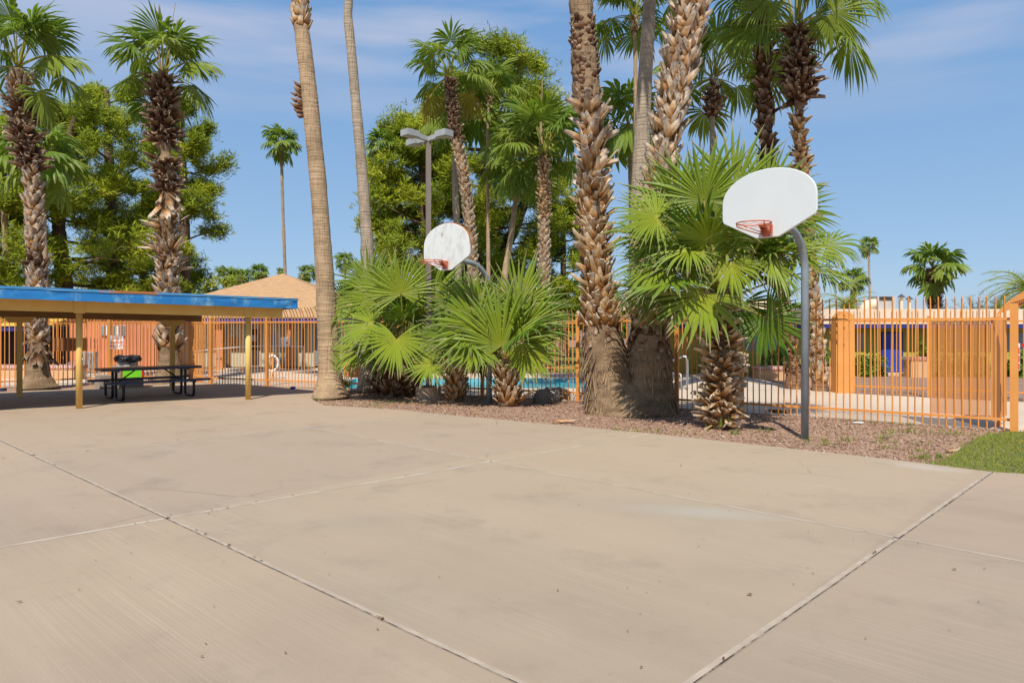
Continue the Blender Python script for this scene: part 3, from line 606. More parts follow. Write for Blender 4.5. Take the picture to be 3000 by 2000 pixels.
# shields and signs on the fences
def fence_pt(A, B, px):
    k = (px-1500)/FPX; d = B-A; s_ = (k*A[1]-A[0])/(d[0]-k*d[1]); return A+d*s_
a, c = fence_pt(CORNER, LEFTF, 154), fence_pt(CORNER, LEFTF, 240)
dl = unit(c-a); nl = np.array((-dl[1], dl[0])); nl = nl if nl[1] > 0 else -nl
mb = MB(); mb.poly([(*(a+nl*.05), .99), (*(c+nl*.05), .99), (*(c+nl*.05), 1.37), (*(a+nl*.05), 1.37)], .06, (*nl, 0)); t = solo('lock_shield', mb, 'shield_shaded', 'metal lock shield plate fixed across the left fence pickets, its shade painted brown', 'shield plate', (*a, 1.0))  # shaded part of the plate, the shade painted in as brown
mb = MB(); e_ = c+dl*.14; mb.poly([(*(c+dl*.01+nl*.05), .99), (*(e_+nl*.05), .99), (*(e_+nl*.05), 1.37), (*(c+dl*.01+nl*.05), 1.37)], .05, (*nl, 0)); part('lit_plate', mb, 'orange_shield', t, label='end of the shield plate in its sunlit orange')  # same plate continued in its sunlit orange
c = W(339.5, 1002, 24.70); hw = .245; mb = MB(); mb.box(c[0]-hw, c[1]+.02, c[2]-.24, c[0]+hw, c[1]+.03, c[2]+.24)
sg = solo('warning_sign', mb, 'sign_white', 'white sign with red capitals reading NO LIFEGUARD ON DUTY on the inner fence', 'sign', c)
for i, tx in enumerate(('NO', 'LIFEGUARD', 'ON DUTY')):
    fc = bpy.data.curves.new('lettering', 'FONT'); fc.body = tx; fc.size = .125 if i != 1 else .092; fc.align_x = 'CENTER'; fc.extrude = .002; fc.offset = .002
    o = link('lettering', fc); dg = bpy.context.evaluated_depsgraph_get(); me = bpy.data.meshes.new_from_object(o.evaluated_get(dg)); bpy.data.objects.remove(o); bpy.data.curves.remove(fc)
    me.materials.clear(); me.materials.append(MATS['sign_red']); o = link('lettering', me, sg, (0, .015, .09-.135*i)); o.rotation_euler = (R_(90), 0, 0)
p = fence_pt(FENCE[6], FENCE[7], 1010); q = fence_pt(FENCE[6], FENCE[7], 1065)
mb = MB(); mb.poly([(*p, .33), (*q, .33), (*q, .78), (*p, .78)], .05, (*-nn, 0)); solo('fence_panel', mb, 'orange_shield', 'plain orange sheet panel on the fence beside the second smooth trunk', 'shield plate', (*p, .3))
# rails, ring, drum by the pool
def handrail(P, label, r=.022, mat='chrome', name='handrail', legs=()):
    P = np.array(P); mb = MB(); mb.tube(spline(P, 24), r, 8); t = solo(name, mb, mat, label, 'handrail', (P[0][0], P[0][1], 0), True)
    for l in legs: mb = MB(); mb.tube([l, (l[0], l[1], -.02)], r, 8); part('leg', mb, mat, t, True)
c = lambda x, y: W(x, y, 24.0)
handrail([c(228, 1140), c(228, 1100), c(205, 1092), c(192, 1080), c(196, 1066), c(220, 1056), c(240, 1050), c(248, 1060), c(249, 1090), c(249, 1141)], 'looped chrome pool handrail behind the left fence')
c = lambda x, y: W(x, y, 19.2)
handrail([c(1944, 1066), c(1965, 1058), c(2000, 1044), c(2010, 1046), c(2013, 1060), c(2013, 1140)], 'white bent pipe handrail beside the pool deck', .028, 'white_pipe', legs=[c(1944, 1066)])
handrail([c(1945, 1142), c(1945, 1097), c(1955, 1093), c(1985, 1094), c(1995, 1100), c(1998, 1142)], 'low white pipe ladder rail at the pool edge', .025, 'white_pipe')
mb = MB(); P = [W(x, y, 29.0) for x, y in ((560, 1030), (640, 1021), (720, 1015), (800, 1013), (890, 1015))]; mb.tube(P, .018, 6); t = solo('ramp_rail', mb, 'white_pipe', 'thin pale ramp rail along the front of the pool house', 'handrail', (P[0][0], 29, 0))
for q in P: mb = MB(); mb.tube([q, (q[0], q[1], 0)], .018, 6); part('rail_post', mb, 'white_pipe', t)
c = W(797, 1064, 23.2); mb = MB(); mb.tube([c+np.array((math.cos(a)*.2, math.sin(a)*.05, math.sin(a)*.25)) for a in np.linspace(0, 6.283, 25)], .032, 8, False)
t = thing('life_ring', 'white life ring hanging on a short stand behind the fence', 'life ring', (c[0], c[1], 0)); part('ring', mb, 'white_pipe', t, True)
mb = MB(); mb.bar((c[0], c[1]+.09, 0), (c[0], c[1]+.09, c[2]+.35), .05, .05); part('stand', mb, 'orange_paint', t)
mb = MB(); mb.tube(spline([c+(.2, -.06, .1), c+(.3, -.1, -.1), c+(.22, -.08, -.36), c+(0, -.06, -.43), c+(-.2, -.05, -.3)], 14), .012, 5); part('rope', mb, 'orange_paint', t)
c = W(262, 1100, 26.2)
for i, (px, h) in enumerate(((248, .55), (266, .55))):
    q = W(px, 1100, 26.0); t = thing('pool_pump_housing', 'grey green slatted cabinet beside the salmon wall, '+('left of two' if i == 0 else 'right of two'), 'cabinet', (q[0], q[1], 0), group='cabinets by the bath house')
    mb = MB(); mb.box(q[0]-.10, q[1], 0, q[0]+.10, q[1]+.3, .78); part('body', mb, 'poster_grey', t)
    mb = MB(); [mb.box(q[0]-.09+.05*k, q[1]-.02, .08, q[0]-.065+.05*k, q[1]-.003, .72) for k in range(4)]; part('slats', mb, 'ac_grey', t)

# ------------------------------------------------------------------ picnic shelter
PA, PB, PC, PD = G(232, 1196), G(727, 1170), G(57, 1162), G(505, 1139)
PE = PA-(PB-PA)*1.0
t = thing('picnic_shelter', 'flat roofed picnic shelter with mustard posts and worn blue fascia', 'shelter', (*PA[:2], 0))
fl = lambda s_: np.array((-8.736+2.65*s_, 14.267+1.85*s_))       # fascia line
dvec = np.array((-3.05, 2.55)); du = unit(np.array((2.65, 1.85))); dd = unit(dvec)
ztop = lambda s_: 2.40-.0675*(s_-.0)+.035
za = lambda s_: 2.445-.0667*s_
fA, fB = fl(-2.6), fl(1.372)
zA, zB = za(-2.6), za(1.372)
def post(p, zt, sq):
    mb = MB()
    if sq: mb.bar((*p[:2], 0), (*p[:2], zt), .125, .125, (*du, 0))
    else: mb.tube([(*p[:2], 0), (*p[:2], zt)], .062, 20)
    q = part('post', mb, 'yellow_paint', t, not sq, rc=True)
    mb = MB(); n = np.array((du[1], -du[0]))
    if not sq:
        a = p[:2]+n*.075
        mb.bar((*a, zt-.02), (*a, zt+.26), .20, .012, (*n, 0)); [mb.bar((*(a+n*.008+du*dx), zt+dz), (*(a+n*.016+du*dx), zt+dz), .03, .03) for dx in (-.06, .06) for dz in (.05, .21)]
    else: mb.poly([(*(p[:2]-du*.32-n*.07), zt+.02), (*(p[:2]+du*.32-n*.07), zt+.02), (*(p[:2]+du*.22-n*.07), zt-.12), (*(p[:2]-du*.22-n*.07), zt-.12)][::-1], .012, (*-n, 0)); mb.poly([(*(p[:2]-du*.32+n*.07), zt+.02), (*(p[:2]+du*.32+n*.07), zt+.02), (*(p[:2]+du*.22+n*.07), zt-.12), (*(p[:2]-du*.22+n*.07), zt-.12)], .012, (*n, 0))
    part('bracket', mb, 'yellow_paint', q)
for p, zt, sq in ((PA, 2.0, 0), (PB, 1.935, 0), (PC, 1.92, 1), (PD, 1.86, 1), (PE, 2.05, 0)): post(p, zt, sq)
dab = unit((PB-PA)[:2]); end = PB[:2]+dab*1.25*.62; st = PE[:2]-dab*1.2
def zr_(p): return 2.0-.065*((p-PA[:2]) @ dab)/3.37
mb = MB(); mb.bar((*st, zr_(st)+.125), (*end, zr_(end)+.125), .12, .25); part('beam', mb, 'yellow_paint', t)
dcd = unit((PD-PC)[:2]); e2 = PD[:2]+dcd*.75; s2 = PC[:2]-dcd*4.2
mb = MB(); mb.bar((*s2, 2.05+.065*3.2/3.4), (*e2, 1.95), .12, .22); part('beam', mb, 'soffit_brown', t)  # back beam: the shade under the roof is put into its brown
back = 4.55
def roofq(zoff, th, inset=0.0):
    a, b3 = fA, fB-du*inset; a = a+dd*inset; b3 = b3+dd*inset
    return [(*a, zA+zoff), (*b3, zB+zoff), (*(b3+dd*back), zB-.10+zoff), (*(a+dd*back), zA-.10+zoff)]
mb = MB(); mb.poly(roofq(-.02, 0, .05), .15); part('roof_deck', mb, 'soffit_brown', t)
mb = MB(); mb.poly(roofq(.012, 0, .05), .028); part('roof_covering', mb, 'roof_gravel', t)
def fascia_strip(zo0, zo1, off, th, mat, name):
    mb = MB(); n = -dd
    rr = np.random.default_rng(5)
    K = 44; V = []
    for i in range(K):                                         # front strip, gently buckled sheet metal
        s_ = -2.6+(1.372+2.6)*i/(K-1); p = fl(s_)+n*(off+rr.normal(0, .004)); zz = za(s_)
        V += [(*p, zz+zo0+rr.normal(0, .003)), (*(fl(s_)+n*(off+rr.normal(0, .007))), zz+(zo0+zo1)/2), (*(fl(s_)+n*off), zz+zo1+rr.normal(0, .002))]
    F = [[3*i+j, 3*i+3+j, 3*i+4+j, 3*i+1+j] for i in range(K-1) for j in (0, 1)]
    m0 = len(V); V += [(*(np.array(v[:2])+dd*th), v[2]) for v in V[:m0]]
    F += [[f_+m0 for f_ in q][::-1] for q in F] + [[3*i, 3*i+m0, 3*i+3+m0, 3*i+3] for i in range(K-1)] + [[3*i+2, 3*i+5, 3*i+5+m0, 3*i+2+m0] for i in range(K-1)]
    mb.add(V, F); mb.bar((*(fB+du*off*.5), zB+(zo0+zo1)/2), (*(fB+du*off*.5+dd*back), zB-.10+(zo0+zo1)/2), th, zo1-zo0)
    mb.bar((*(fA), zA+(zo0+zo1)/2), (*(fA+dd*back), zA-.10+(zo0+zo1)/2), th, zo1-zo0); mb.bar((*(fA+dd*back), zA-.10+(zo0+zo1)/2), (*(fB+dd*back), zB-.10+(zo0+zo1)/2), th, zo1-zo0)
    part(name, mb, mat, t, rc=True)
fascia_strip(-.228, -.004, 0.0, .03, 'blue_paint', 'fascia')
fascia_strip(-.035, .018, .014, .05, 'flashing_blue', 'flashing')

# ------------------------------------------------------------------ picnic tables
def picnic_table(label, c, rz, group):
    t = thing('picnic_table', label, 'picnic table', (*c, 0), rz, group); t.scale = (.94, .94, .96)
    def slab(x0, x1, y0, y1, z, th, name, mat):
        mb = MB(); r = .10; P = []
        for cx, cy, a0 in ((x1-r, y1-r, 0), (x0+r, y1-r, 90), (x0+r, y0+r, 180), (x1-r, y0+r, 270)):
            P += [(cx+r*math.cos(R_(a0+k*22.5)), cy+r*math.sin(R_(a0+k*22.5)), z) for k in range(5)]
        mb.poly(P, th); part(name, mb, mat, t, local=True)
    slab(-1.2, 1.2, -.38, .38, .76, .055, 'tabletop', 'table_brown')
    mb = MB(); mb.box(-1.1, -.387, .712, 1.1, -.3815, .750); part('edge_band', mb, 'table_blue', t, local=True)
    for s_ in (-1, 1):
        slab(-1.25, 1.25, min(s_*.56, s_*.84), max(s_*.56, s_*.84), .46, .05, 'seat', 'table_blue')
        for x in (-.83, .83):
            mb = MB(); P = [(x, s_*.72, .41), (x, s_*.72, .12), (x, s_*.67, .04), (x, s_*.58, .032), (x, s_*.32, .032), (x, s_*.20, .04), (x, s_*.14, .12), (x, s_*.14, .70)]
            mb.tube(spline(P, 26), .032, 8); part('leg', mb, 'black_metal', t, True, True)
    for x in (-.83, .83):
        mb = MB(); mb.bar((x, -.82, .39), (x, .82, .39), .05, .04); mb.bar((x, -.34, .688), (x, .34, .688), .05, .03); part('crossbar', mb, 'black_metal', t, local=True)
        mb = MB(); mb.tube([(x*.94, 0, .39), (x*.42, 0, .70)], .018, 6); part('brace', mb, 'black_metal', t, local=True)
    return t
ang = R_(45)
cc = (G(327, 1169)[:2]+G(545, 1157)[:2])/2
picnic_table('dark blue picnic table with black bent pipe legs under the shelter', cc, ang, 'picnic tables')
picnic_table('second picnic table under the shelter, only its rounded seat end showing at the left edge', np.array((-10.2, 14.25))-1.25*du-.72*np.array((du[1], -du[0])), ang, 'picnic tables')
# trash containers
def aggregate_bin(px, pyb, w, h, label, bag):
    c = G(px, pyb); t = thing('trash_bin', label, 'trash bin', c, group='concrete trash containers')
    a_ = du*w/2; b_ = dd*w/2; P = [c[:2]+s1*a_+s2*b_ for s1, s2 in ((-1, -1), (1, -1), (1, 1), (-1, 1))]
    mb = MB(); mb.poly([(*p, h) for p in P], h); part('concrete_box', mb, 'aggregate', t)
    if bag:
        mb = MB(); rr = np.random.default_rng(2); V = []; n = 20
        for i, (rad, z) in enumerate(((.26, 0), (.27, .06), (.26, .14), (.25, .19))):
            V += [(c[0]+rad*math.cos(2*math.pi*k/n), c[1]+rad*math.sin(2*math.pi*k/n), h+z) for k in range(n)]
        mb.add(V, [[i*n+k, i*n+(k+1) % n, (i+1)*n+(k+1) % n, (i+1)*n+k] for i in range(3) for k in range(n)]); part('liner_ring', mb, 'bag_white', t)
        mb = MB(); V = []
        for i, (rad, z) in enumerate(((.27, .17), (.33, .13), (.345, .21), (.30, .27), (.2, .29), (.06, .27))):
            V += [(c[0]+(rad+rr.normal(0, .03))*math.cos(2*math.pi*k/n), c[1]+(rad+rr.normal(0, .03))*math.sin(2*math.pi*k/n), h+z+rr.normal(0, .022)) for k in range(n)]
        mb.add(V, [[i*n+k, i*n+(k+1) % n, (i+1)*n+(k+1) % n, (i+1)*n+k] for i in range(5) for k in range(n)]); part('bag', mb, 'black_plastic', t)
    return t, c, P
aggregate_bin(307, 1137, .36, .36, 'low square aggregate concrete planter beside the taller trash bin', False)
_, c, P = aggregate_bin(374, 1134, .58, .60, 'square aggregate trash bin with black bag bulging out of the top', True)
n_ = -dd; a, b2 = P[0]+n_*.012, P[1]+n_*.012; a, b2 = a+(b2-a)*.06, b2-(b2-a)*.02
mb = MB(); mb.poly([(*a, .24), (*b2, .24), (*b2, .55), (*a, .55)], .006, (*n_, 0)); sg = solo('paper_sign', mb, 'neon_green', 'neon green handwritten paper sign with red tape border on the trash bin', 'sign', (*a, .24))
for (p, q, z0, z1) in ((a, b2, .55, .585), (b2-(b2-a)*.09, b2+(b2-a)*.03, .24, .548), (a-(b2-a)*.03, a+(b2-a)*.02, .24, .548)):
    mb = MB(); mb.poly([(*(p+n_*.008), z0), (*(q+n_*.008), z0), (*(q+n_*.008), z1), (*(p+n_*.008), z1)], .004, (*n_, 0)); part('tape', mb, 'red_tape', sg)

# ------------------------------------------------------------------ basketball hoops
def hoop(label, base, left, right, mat, rimz, group, zlo, zhi, blabel=None):
    t = thing('basketball_hoop', label, 'basketball hoop', (*base, 0), group=group)
    left, right = np.array(left), np.array(right); u = unit(right-left); n = np.array((-u[1], u[0])); n = n if n[1] < 0 else -n
    c = (left+right)/2; hw = np.linalg.norm(right-left)/2
    zl, zh = zlo+.28, zlo+.535; P = [(-.165, zlo), (.165, zlo), (hw-.02, zl-.02), (hw, zl+.03), (hw, zh)]
    for k in range(1, 20):
        a = math.pi*k/20; P.append((hw*math.cos(a)*(1-.02*math.sin(a)), zh+(zhi-zh)*math.sin(a)**.92))
    P += [(-hw, zh), (-hw, zl+.03), (-hw+.02, zl-.02)]
    mb = MB(); mb.poly([(*(c+u*x), z) for x, z in P], .045, (*-n, 0)); bd = part('backboard', mb, mat, t, label=blabel)
    bv = bd.modifiers.new('bevel', 'BEVEL'); bv.width = .012; bv.segments = 3; bv.limit_method = 'ANGLE'; bv.angle_limit = R_(50)
    if 'weathered' in mat:
        mb = MB(); E = [(*(c+u*x*1.003-n*.022), z+.002) for x, z in P[4:17]]; mb.tube(E, .016, 6); part('rusty_edge', mb, 'rust', bd, label='rusty upper right edge')
    # pole with goose neck
    top = c-n*.05; d = unit(top-np.array(base)); L = np.linalg.norm(top-np.array(base)); zz = zlo+.26; rb = .62
    Q = [(*base, -.03), (*base, zz-rb-.05)]
    for k in range(1, 9):
        a = R_(k*10.5); q = np.array(base)+d*rb*(1-math.cos(a)); Q.append((*q, zz-rb-.05+rb*math.sin(a)))
    q = np.array(base)+d*(L-.06); Q.append((*q, zz+.02))
    mb = MB(); mb.tube(Q, .057, 16); part('pole', mb, 'galvanized', t, True)
    mb = MB()
    for s_ in (-.3, .3):
        mb.bar((*(top-d*.32), zz+.02), (*(c+u*s_-n*.052), zlo+.62), .03, .03); mb.bar((*(top-d*.32), zz+.0), (*(c+u*s_*.5-n*.052), zlo+.06), .03, .03)
    part('brace', mb, 'galvanized', t)
    # rim
    rc_ = c+n*(.15+.235); mb = MB(); ring = [(*(rc_+.228*(u*math.cos(a)+n*math.sin(a))), rimz) for a in np.linspace(0, 2*math.pi, 41)]
    mb.tube(ring, .0095, 7, False)
    wav = [(*(rc_+.226*(u*math.cos(a)+n*math.sin(a))), rimz-.02-.016*abs(math.sin(a*6))) for a in np.linspace(0, 2*math.pi, 97)]; mb.tube(wav, .0045, 5, False)
    for s_ in (-1, 1):
        mb.tube([(*(rc_+n*.10+u*s_*.2), rimz-.01), (*(rc_+n*.09+u*s_*.195), rimz-.05), (*(c+n*.03+u*s_*.055), rimz-.125)], .008, 6); mb.tube([(*(rc_-n*.10+u*s_*.2), rimz-.01), (*(c+n*.03+u*s_*.06), rimz-.09)], .007, 6)
    part('rim', mb, 'rim_red', t, True)
    mb = MB(); mb.bar((*(c+n*.008), rimz-.155), (*(c+n*.008), rimz+.012), .165, .014, (*n, 0))
    mb.poly([(*(c+n*.016-u*.07), rimz+.015), (*(c+n*.17-u*.055), rimz+.012), (*(c+n*.17+u*.055), rimz+.012), (*(c+n*.016+u*.07), rimz+.015)], .02)
    for s_ in (-1, 1): mb.poly([(*(c+n*.016+u*s_*.06), rimz-.006), (*(c+n*.16+u*s_*.05), rimz-.008), (*(c+n*.016+u*s_*.06), rimz-.12)], .006, (*u, 0))
    br = part('bracket', mb, 'rim_red', t)
    mb = MB()
    for dx in (-.066, .066):
        for z in (rimz-.14, rimz-.005): q = c+u*dx; mb.tube([(*(q+n*.0155), z), (*(q+n*.023), z)], .011, 8)
    part('bolt', mb, 'chrome', br)
    return t
hoop('grey pole basketball hoop with clean white fan backboard in front of big fan palm', G(2358, 1282)[:2], (3.10, 10.44), (4.06, 9.43), 'board_white', 3.115, 'basketball hoops at the court edge', 2.95, 3.92)
hoop('basketball hoop with rust edged weathered white backboard between the two smaller fan palms', G(1434, 1180)[:2], W(1241, 0, 15.45)[:2], W(1375, 0, 14.47)[:2], 'board_weathered', 3.07, 'basketball hoops at the court edge', 2.89, 3.88)

# ------------------------------------------------------------------ court light
c = G(1255, 1170); t = thing('light_pole', 'square brown light pole with three box lamps on a round concrete footing', 'lamp post', c)
mb = MB(); mb.tube([c-(0, 0, .03), c+(0, 0, .30)], .295, 28); ft = part('footing', mb, 'footing', t)
for p_ in ft.data.polygons: p_.use_smooth = False
zt = 6.02; mb = MB(); mb.bar(c+(0, 0, .301), c+(0, 0, zt), .115, .115, (1, .25, 0)); part('pole', mb, 'lamp_pole', t)
mb = MB(); mb.bar(c+(0, 0, .302), c+(0, 0, .325), .26, .26, (1, .25, 0)); [mb.tube([c+(dx, dy, .326), c+(dx, dy, .42)], .012, 6) for dx in (-.2, .2) for dy in (-.2, .2)]; part('base_plate', mb, 'black_metal', t)
for ang in (226, 134, -42):
    d = np.array((math.cos(R_(ang)), math.sin(R_(ang)), 0)); e = np.array((-d[1], d[0], 0)); h = c+(0, 0, zt+.09)
    hd = MB(); hd.bar(h+d*.36, h+d*.71, .26, .14); hd = part('lamp_head', hd, 'lamp_grey', t)
    mb = MB(); mb.bar(h+d*.40-(0, 0, .077), h+d*.67-(0, 0, .077), .20, .012); part('lens', mb, 'lamp_lens', hd)
    mb = MB(); mb.bar(h+d*.05-(0, 0, .03), h+d*.365-(0, 0, .01), .10, .10); part('arm', mb, 'lamp_grey', hd)
# boulders and loose bits in the bed
def blob(c, sx, sy, sz, seed, rot=0, n=22, rough=.12):
    rr = np.random.default_rng(seed); ph = rr.uniform(0, 6.28, (6, 3)); fr = rr.uniform(1.5, 5, (6, 3)); V = []; m = n//2+1
    for i in range(m):
        th = math.pi*i/(m-1)
        for k in range(n):
            p = 2*math.pi*k/n; q = np.array((math.sin(th)*math.cos(p), math.sin(th)*math.sin(p), math.cos(th)))
            k_ = 1+rough*sum(math.sin(fr[j] @ q*2+ph[j, 0])*.5 for j in range(6)); q = q*k_*np.array((sx, sy, sz))
            V.append((c[0]+q[0]*math.cos(rot)-q[1]*math.sin(rot), c[1]+q[0]*math.sin(rot)+q[1]*math.cos(rot), c[2]+q[2]))
    mb = MB(); mb.add(V, [[i*n+k, (i+1)*n+k, (i+1)*n+(k+1) % n, i*n+(k+1) % n] for i in range(m-1) for k in range(n)]); return mb
for px, py, s_, mt, sd_, lb in ((1602, 1178, (.30, .2, .21), 'boulder_grey', 4, 'grey boulder with frond shadow stripes in the gravel beside the fan palm'), (1640, 1170, (.26, .2, .18), 'boulder_tan', 9, 'tan rounded boulder tucked behind the grey boulder'), (1653, 1177, (.07, .05, .045), 'boulder_tan', 12, 'fist sized tan stone beside the tan boulder'), (460, 1118, (.34, .25, .17), 'boulder_grey', 15, 'pale grey boulder at the foot of the shaggy palm behind the picnic table')):
    c = G(px, py); c[1] += s_[1]*.7; solo('boulder', blob((c[0], c[1], s_[2]*.55-.02), *s_, sd_), mt, lb, 'boulder', (c[0], c[1], 0), True)
def stub(px, py, L, w, rot, mat, label, name='fallen_frond_stub', cat='palm debris'):
    c = G(px, py); P = [(-L/2, 0, .03), (-L*.2, .01, .015), (L*.2, 0, .02), (L/2, .02, .05)]
    mb = MB(); cs, sn = math.cos(rot), math.sin(rot); mb.tube([(c[0]+x*cs-y*sn, c[1]+x*sn+y*cs, z) for x, y, z in P], [w*.5, w, w*.7, w*.3], 8, flat=.4)
    mb.a[-1] = np.c_[np.linspace(0, 1, mb.n), np.zeros(mb.n), np.zeros(mb.n)]; solo(name, mb, mat, label, cat, (c[0], c[1], 0), True)
stub(1660, 1236, .5, .06, .15, 'boot_light', 'dry curled palm stub lying on the gravel at the court edge')
stub(2290, 1207, .5, .09, -.35, 'boot_dark', 'dark rotten palm stub lying under the fence near the hoop pole')
stub(2792, 1323, .18, .03, -.2, 'boot_light', 'small pale bark curl lying where the gravel meets the lawn')
mb = blob(G(2515, 1238)+(0, 0, .0), .10, .05, .018, 5, rough=.2); solo('paper_scrap', mb, 'pale_stuff', 'crumpled white paper scrap on the gravel by the right fence', 'litter', G(2515, 1238), True)
mb = blob(G(858, 1139)+(0, 0, .03), .07, .05, .035, 7, rough=.2); solo('crushed_can', mb, 'door_blue', 'crushed blue and red can lying in shade by the fence', 'litter', G(858, 1139), True)

# ------------------------------------------------------------------ palms
def frond_geo(mb, H, a, n, R, nseg, rg, th=R_(125), split=.5, droop=.3, cup=0.0, lenexp=.3, fold=.45, K=7, w=1.0, rnd=None, limp=0.0):
    """a fan leaf: folded segments joined to `split`, free and drooping beyond it"""
    a = unit(a); n = unit(np.asarray(n)-a*(np.asarray(n) @ a)); l = np.cross(n, a)
    rnd = rg.random() if rnd is None else rnd
    th_ = np.linspace(-th, th, nseg)+rg.normal(0, .012, nseg); dth = 2*th/nseg
    q = np.abs(th_)/th; L = R*(1-lenexp*q**2)*(1+rg.normal(0, .08, nseg))*np.where(rg.random(nseg) < .07, rg.uniform(.55, .85, nseg), 1); rs = split*L*(1+rg.normal(0, .07, nseg))
    D = np.cos(th_)[:, None]*a+np.sin(th_)[:, None]*l+(cup*np.abs(np.sin(th_)))[:, None]*n; D /= np.linalg.norm(D, axis=1)[:, None]
    st = np.concatenate([[.02], np.linspace(split*.45, split, 2), split+(1-split)*np.linspace(0, 1, K-2)[1:]])
    K = len(st); pos = H+D*(st[0]*L)[:, None]; g = np.array((0, 0, -1.)); tw = rg.normal(0, .6, nseg); dr = np.maximum(0, droop*(1+rg.normal(0, .35, nseg)))
    sdv = rg.normal(0, limp, (nseg, 3))
    VV = np.zeros((nseg, K, 3, 3)); AT = np.zeros((nseg, K, 3, 3)); prev = st[0]
    for k, s in enumerate(st):
        if k:
            ds = s-prev
            free = min(1.0, max(.10, (s-split*.8)/(1-split)*1.6)) if s > split*.8 else .10
            D = D+(g*(dr*free*ds*6)[:, None])+sdv*free*ds; D /= np.linalg.norm(D, axis=1)[:, None]
            pos = pos+D*(ds*L)[:, None]
        r = s*L; side = np.cross(n, D); side /= np.linalg.norm(side, axis=1)[:, None]+1e-9
        nl = np.cross(D, side); t_ = tw*max(0, s-split); side = side*np.cos(t_)[:, None]+nl*np.sin(t_)[:, None]
        hs = rs*math.tan(dth/2)*w
        hw = np.where(r <= rs*1.02, r*math.tan(dth/2)*1.02, hs*np.clip(1-((r-rs)/(L-rs+1e-6))**1.25, .03, 1))
        VV[:, k, 0] = pos-side*hw[:, None]; VV[:, k, 2] = pos+side*hw[:, None]; VV[:, k, 1] = pos+nl*(hw*fold)[:, None]
        AT[:, k, :, 0] = s; AT[:, k, :, 1] = np.clip(rnd+rg.normal(0, .08, nseg), 0, 1)[:, None]; prev = s
    idx = np.arange(nseg*K*3).reshape(nseg, K, 3)
    F = np.concatenate([np.stack([idx[:, :-1, j], idx[:, :-1, j+1], idx[:, 1:, j+1], idx[:, 1:, j]], -1).reshape(-1, 4) for j in (0, 1)])
    mb.add(VV.reshape(-1, 3), F.tolist(), AT.reshape(-1, 3))
def petiole(mb, C, H, r0, r1, sag=.05, n=6, d0=None):
    C, H = np.asarray(C), np.asarray(H); L = np.linalg.norm(H-C)
    P = np.array([C+(H-C)*t+np.array((0, 0, 1))*L*sag*4*t*(1-t) for t in np.linspace(0, 1, 7)])
    mb.tube(P, np.linspace(r0, r1, 7), n, True, np.c_[np.zeros(7), np.full(7, .2), np.ones(7)], flat=.6)
def tall_frond(el, seed, nseg=34, K=7, blade=1.0, pet=.95, arch=.46, hang=1.0):
    """a leaf of a grown fan palm leaving the origin towards +X at elevation el (radians)"""
    rg = np.random.default_rng(seed); mb = MB(); P = [np.zeros(3)]; e = el; n = 6
    for i in range(n):
        e_ = e-arch*(i/n)**1.3*(1 if el > -.3 else .6); P.append(P[-1]+np.array((math.cos(e_), 0, math.sin(e_)))*pet/n)
    P = np.array(P); mb.tube(P, np.linspace(.032, .016, n+1), 5, True, np.c_[np.zeros(n+1), np.full(n+1, .25), np.ones(n+1)], flat=.55)
    a = unit(P[-1]-P[-2]); roll = rg.normal(0, .35); nn_ = np.array((-a[2], 0, a[0])); nn_ = nn_*math.cos(roll)+np.array((0, 1, 0))*math.sin(roll)
    e1 = e-arch*1.25; a = np.array((math.cos(e1), 0, math.sin(e1)))
    frond_geo(mb, P[-1], a, nn_, blade, nseg, rg, R_(122), .56, (.24+.14*max(0, math.cos(el)))*hang, -.30, .25, .6, K, w=1.15, limp=.25)
    return mb
EL = [R_(x) for x in (84, 66, 46, 26, 6, -16, -42)]
TALL = {}
def tall_mesh(i, v, mat='tall_frond', lo=False):
    key = (i, v, mat, lo)
    if key not in TALL: TALL[key] = mesh('frond', tall_frond(EL[i], 100+i*7+v, 20 if lo else 34, 6 if lo else 7), mat)
    return TALL[key]
def crown_fronds(t, at, scale, nf, rng, lo=False, counts=None, yellow=0, low=1.2, tilt=0.0, fmat='tall_frond'):
    """separate fronds radiating from the top of the trunk, upright in the middle, hanging at the outside"""
    for k in range(nf):
        u = (k+.5)/nf; i = min(6, int(u**low*6.3)); az = k*2.39996+rng.normal(0, .15)
        if math.sin(az) < -.45 and i >= 3: continue
        mt = 'yellow_frond' if k >= nf-yellow else fmat
        o = link('frond', tall_mesh(i, rng.integers(0, 3), mt, lo), t, [float(x) for x in (np.asarray(at)-wloc(t)+np.array((math.cos(az), math.sin(az), 0))*.06*scale+(0, 0, .12*scale*(1-u)))], az)
        s_ = scale*rng.uniform(.9, 1.1); o.scale = (s_, s_*rng.choice((-1, 1)), s_)
CROWN = {}
def crown_mesh(v, nf=22, mat='tall_frond', tight=1.0):
    key = (v, nf, mat, tight)
    if key not in CROWN:
        rg = np.random.default_rng(v*31+5); mb = MB()
        for k in range(nf):
            u = (k+.5)/nf; i = min(6, int(u**1.1*6.4)); f = tall_frond(EL[i]+rg.normal(0, .12), v*50+k, 15, 5, hang=tight); az = k*2.39996+rg.normal(0, .2); c, s = math.cos(az), math.sin(az)
            V = np.vstack(f.v)*rg.uniform(.88, 1.1); mb.add(np.c_[V[:, 0]*c-V[:, 1]*s, V[:, 0]*s+V[:, 1]*c, V[:, 2]+.1*(1-u)], f.f, np.vstack(f.a))
        CROWN[key] = mesh('crown', mb, mat)
    return CROWN[key]
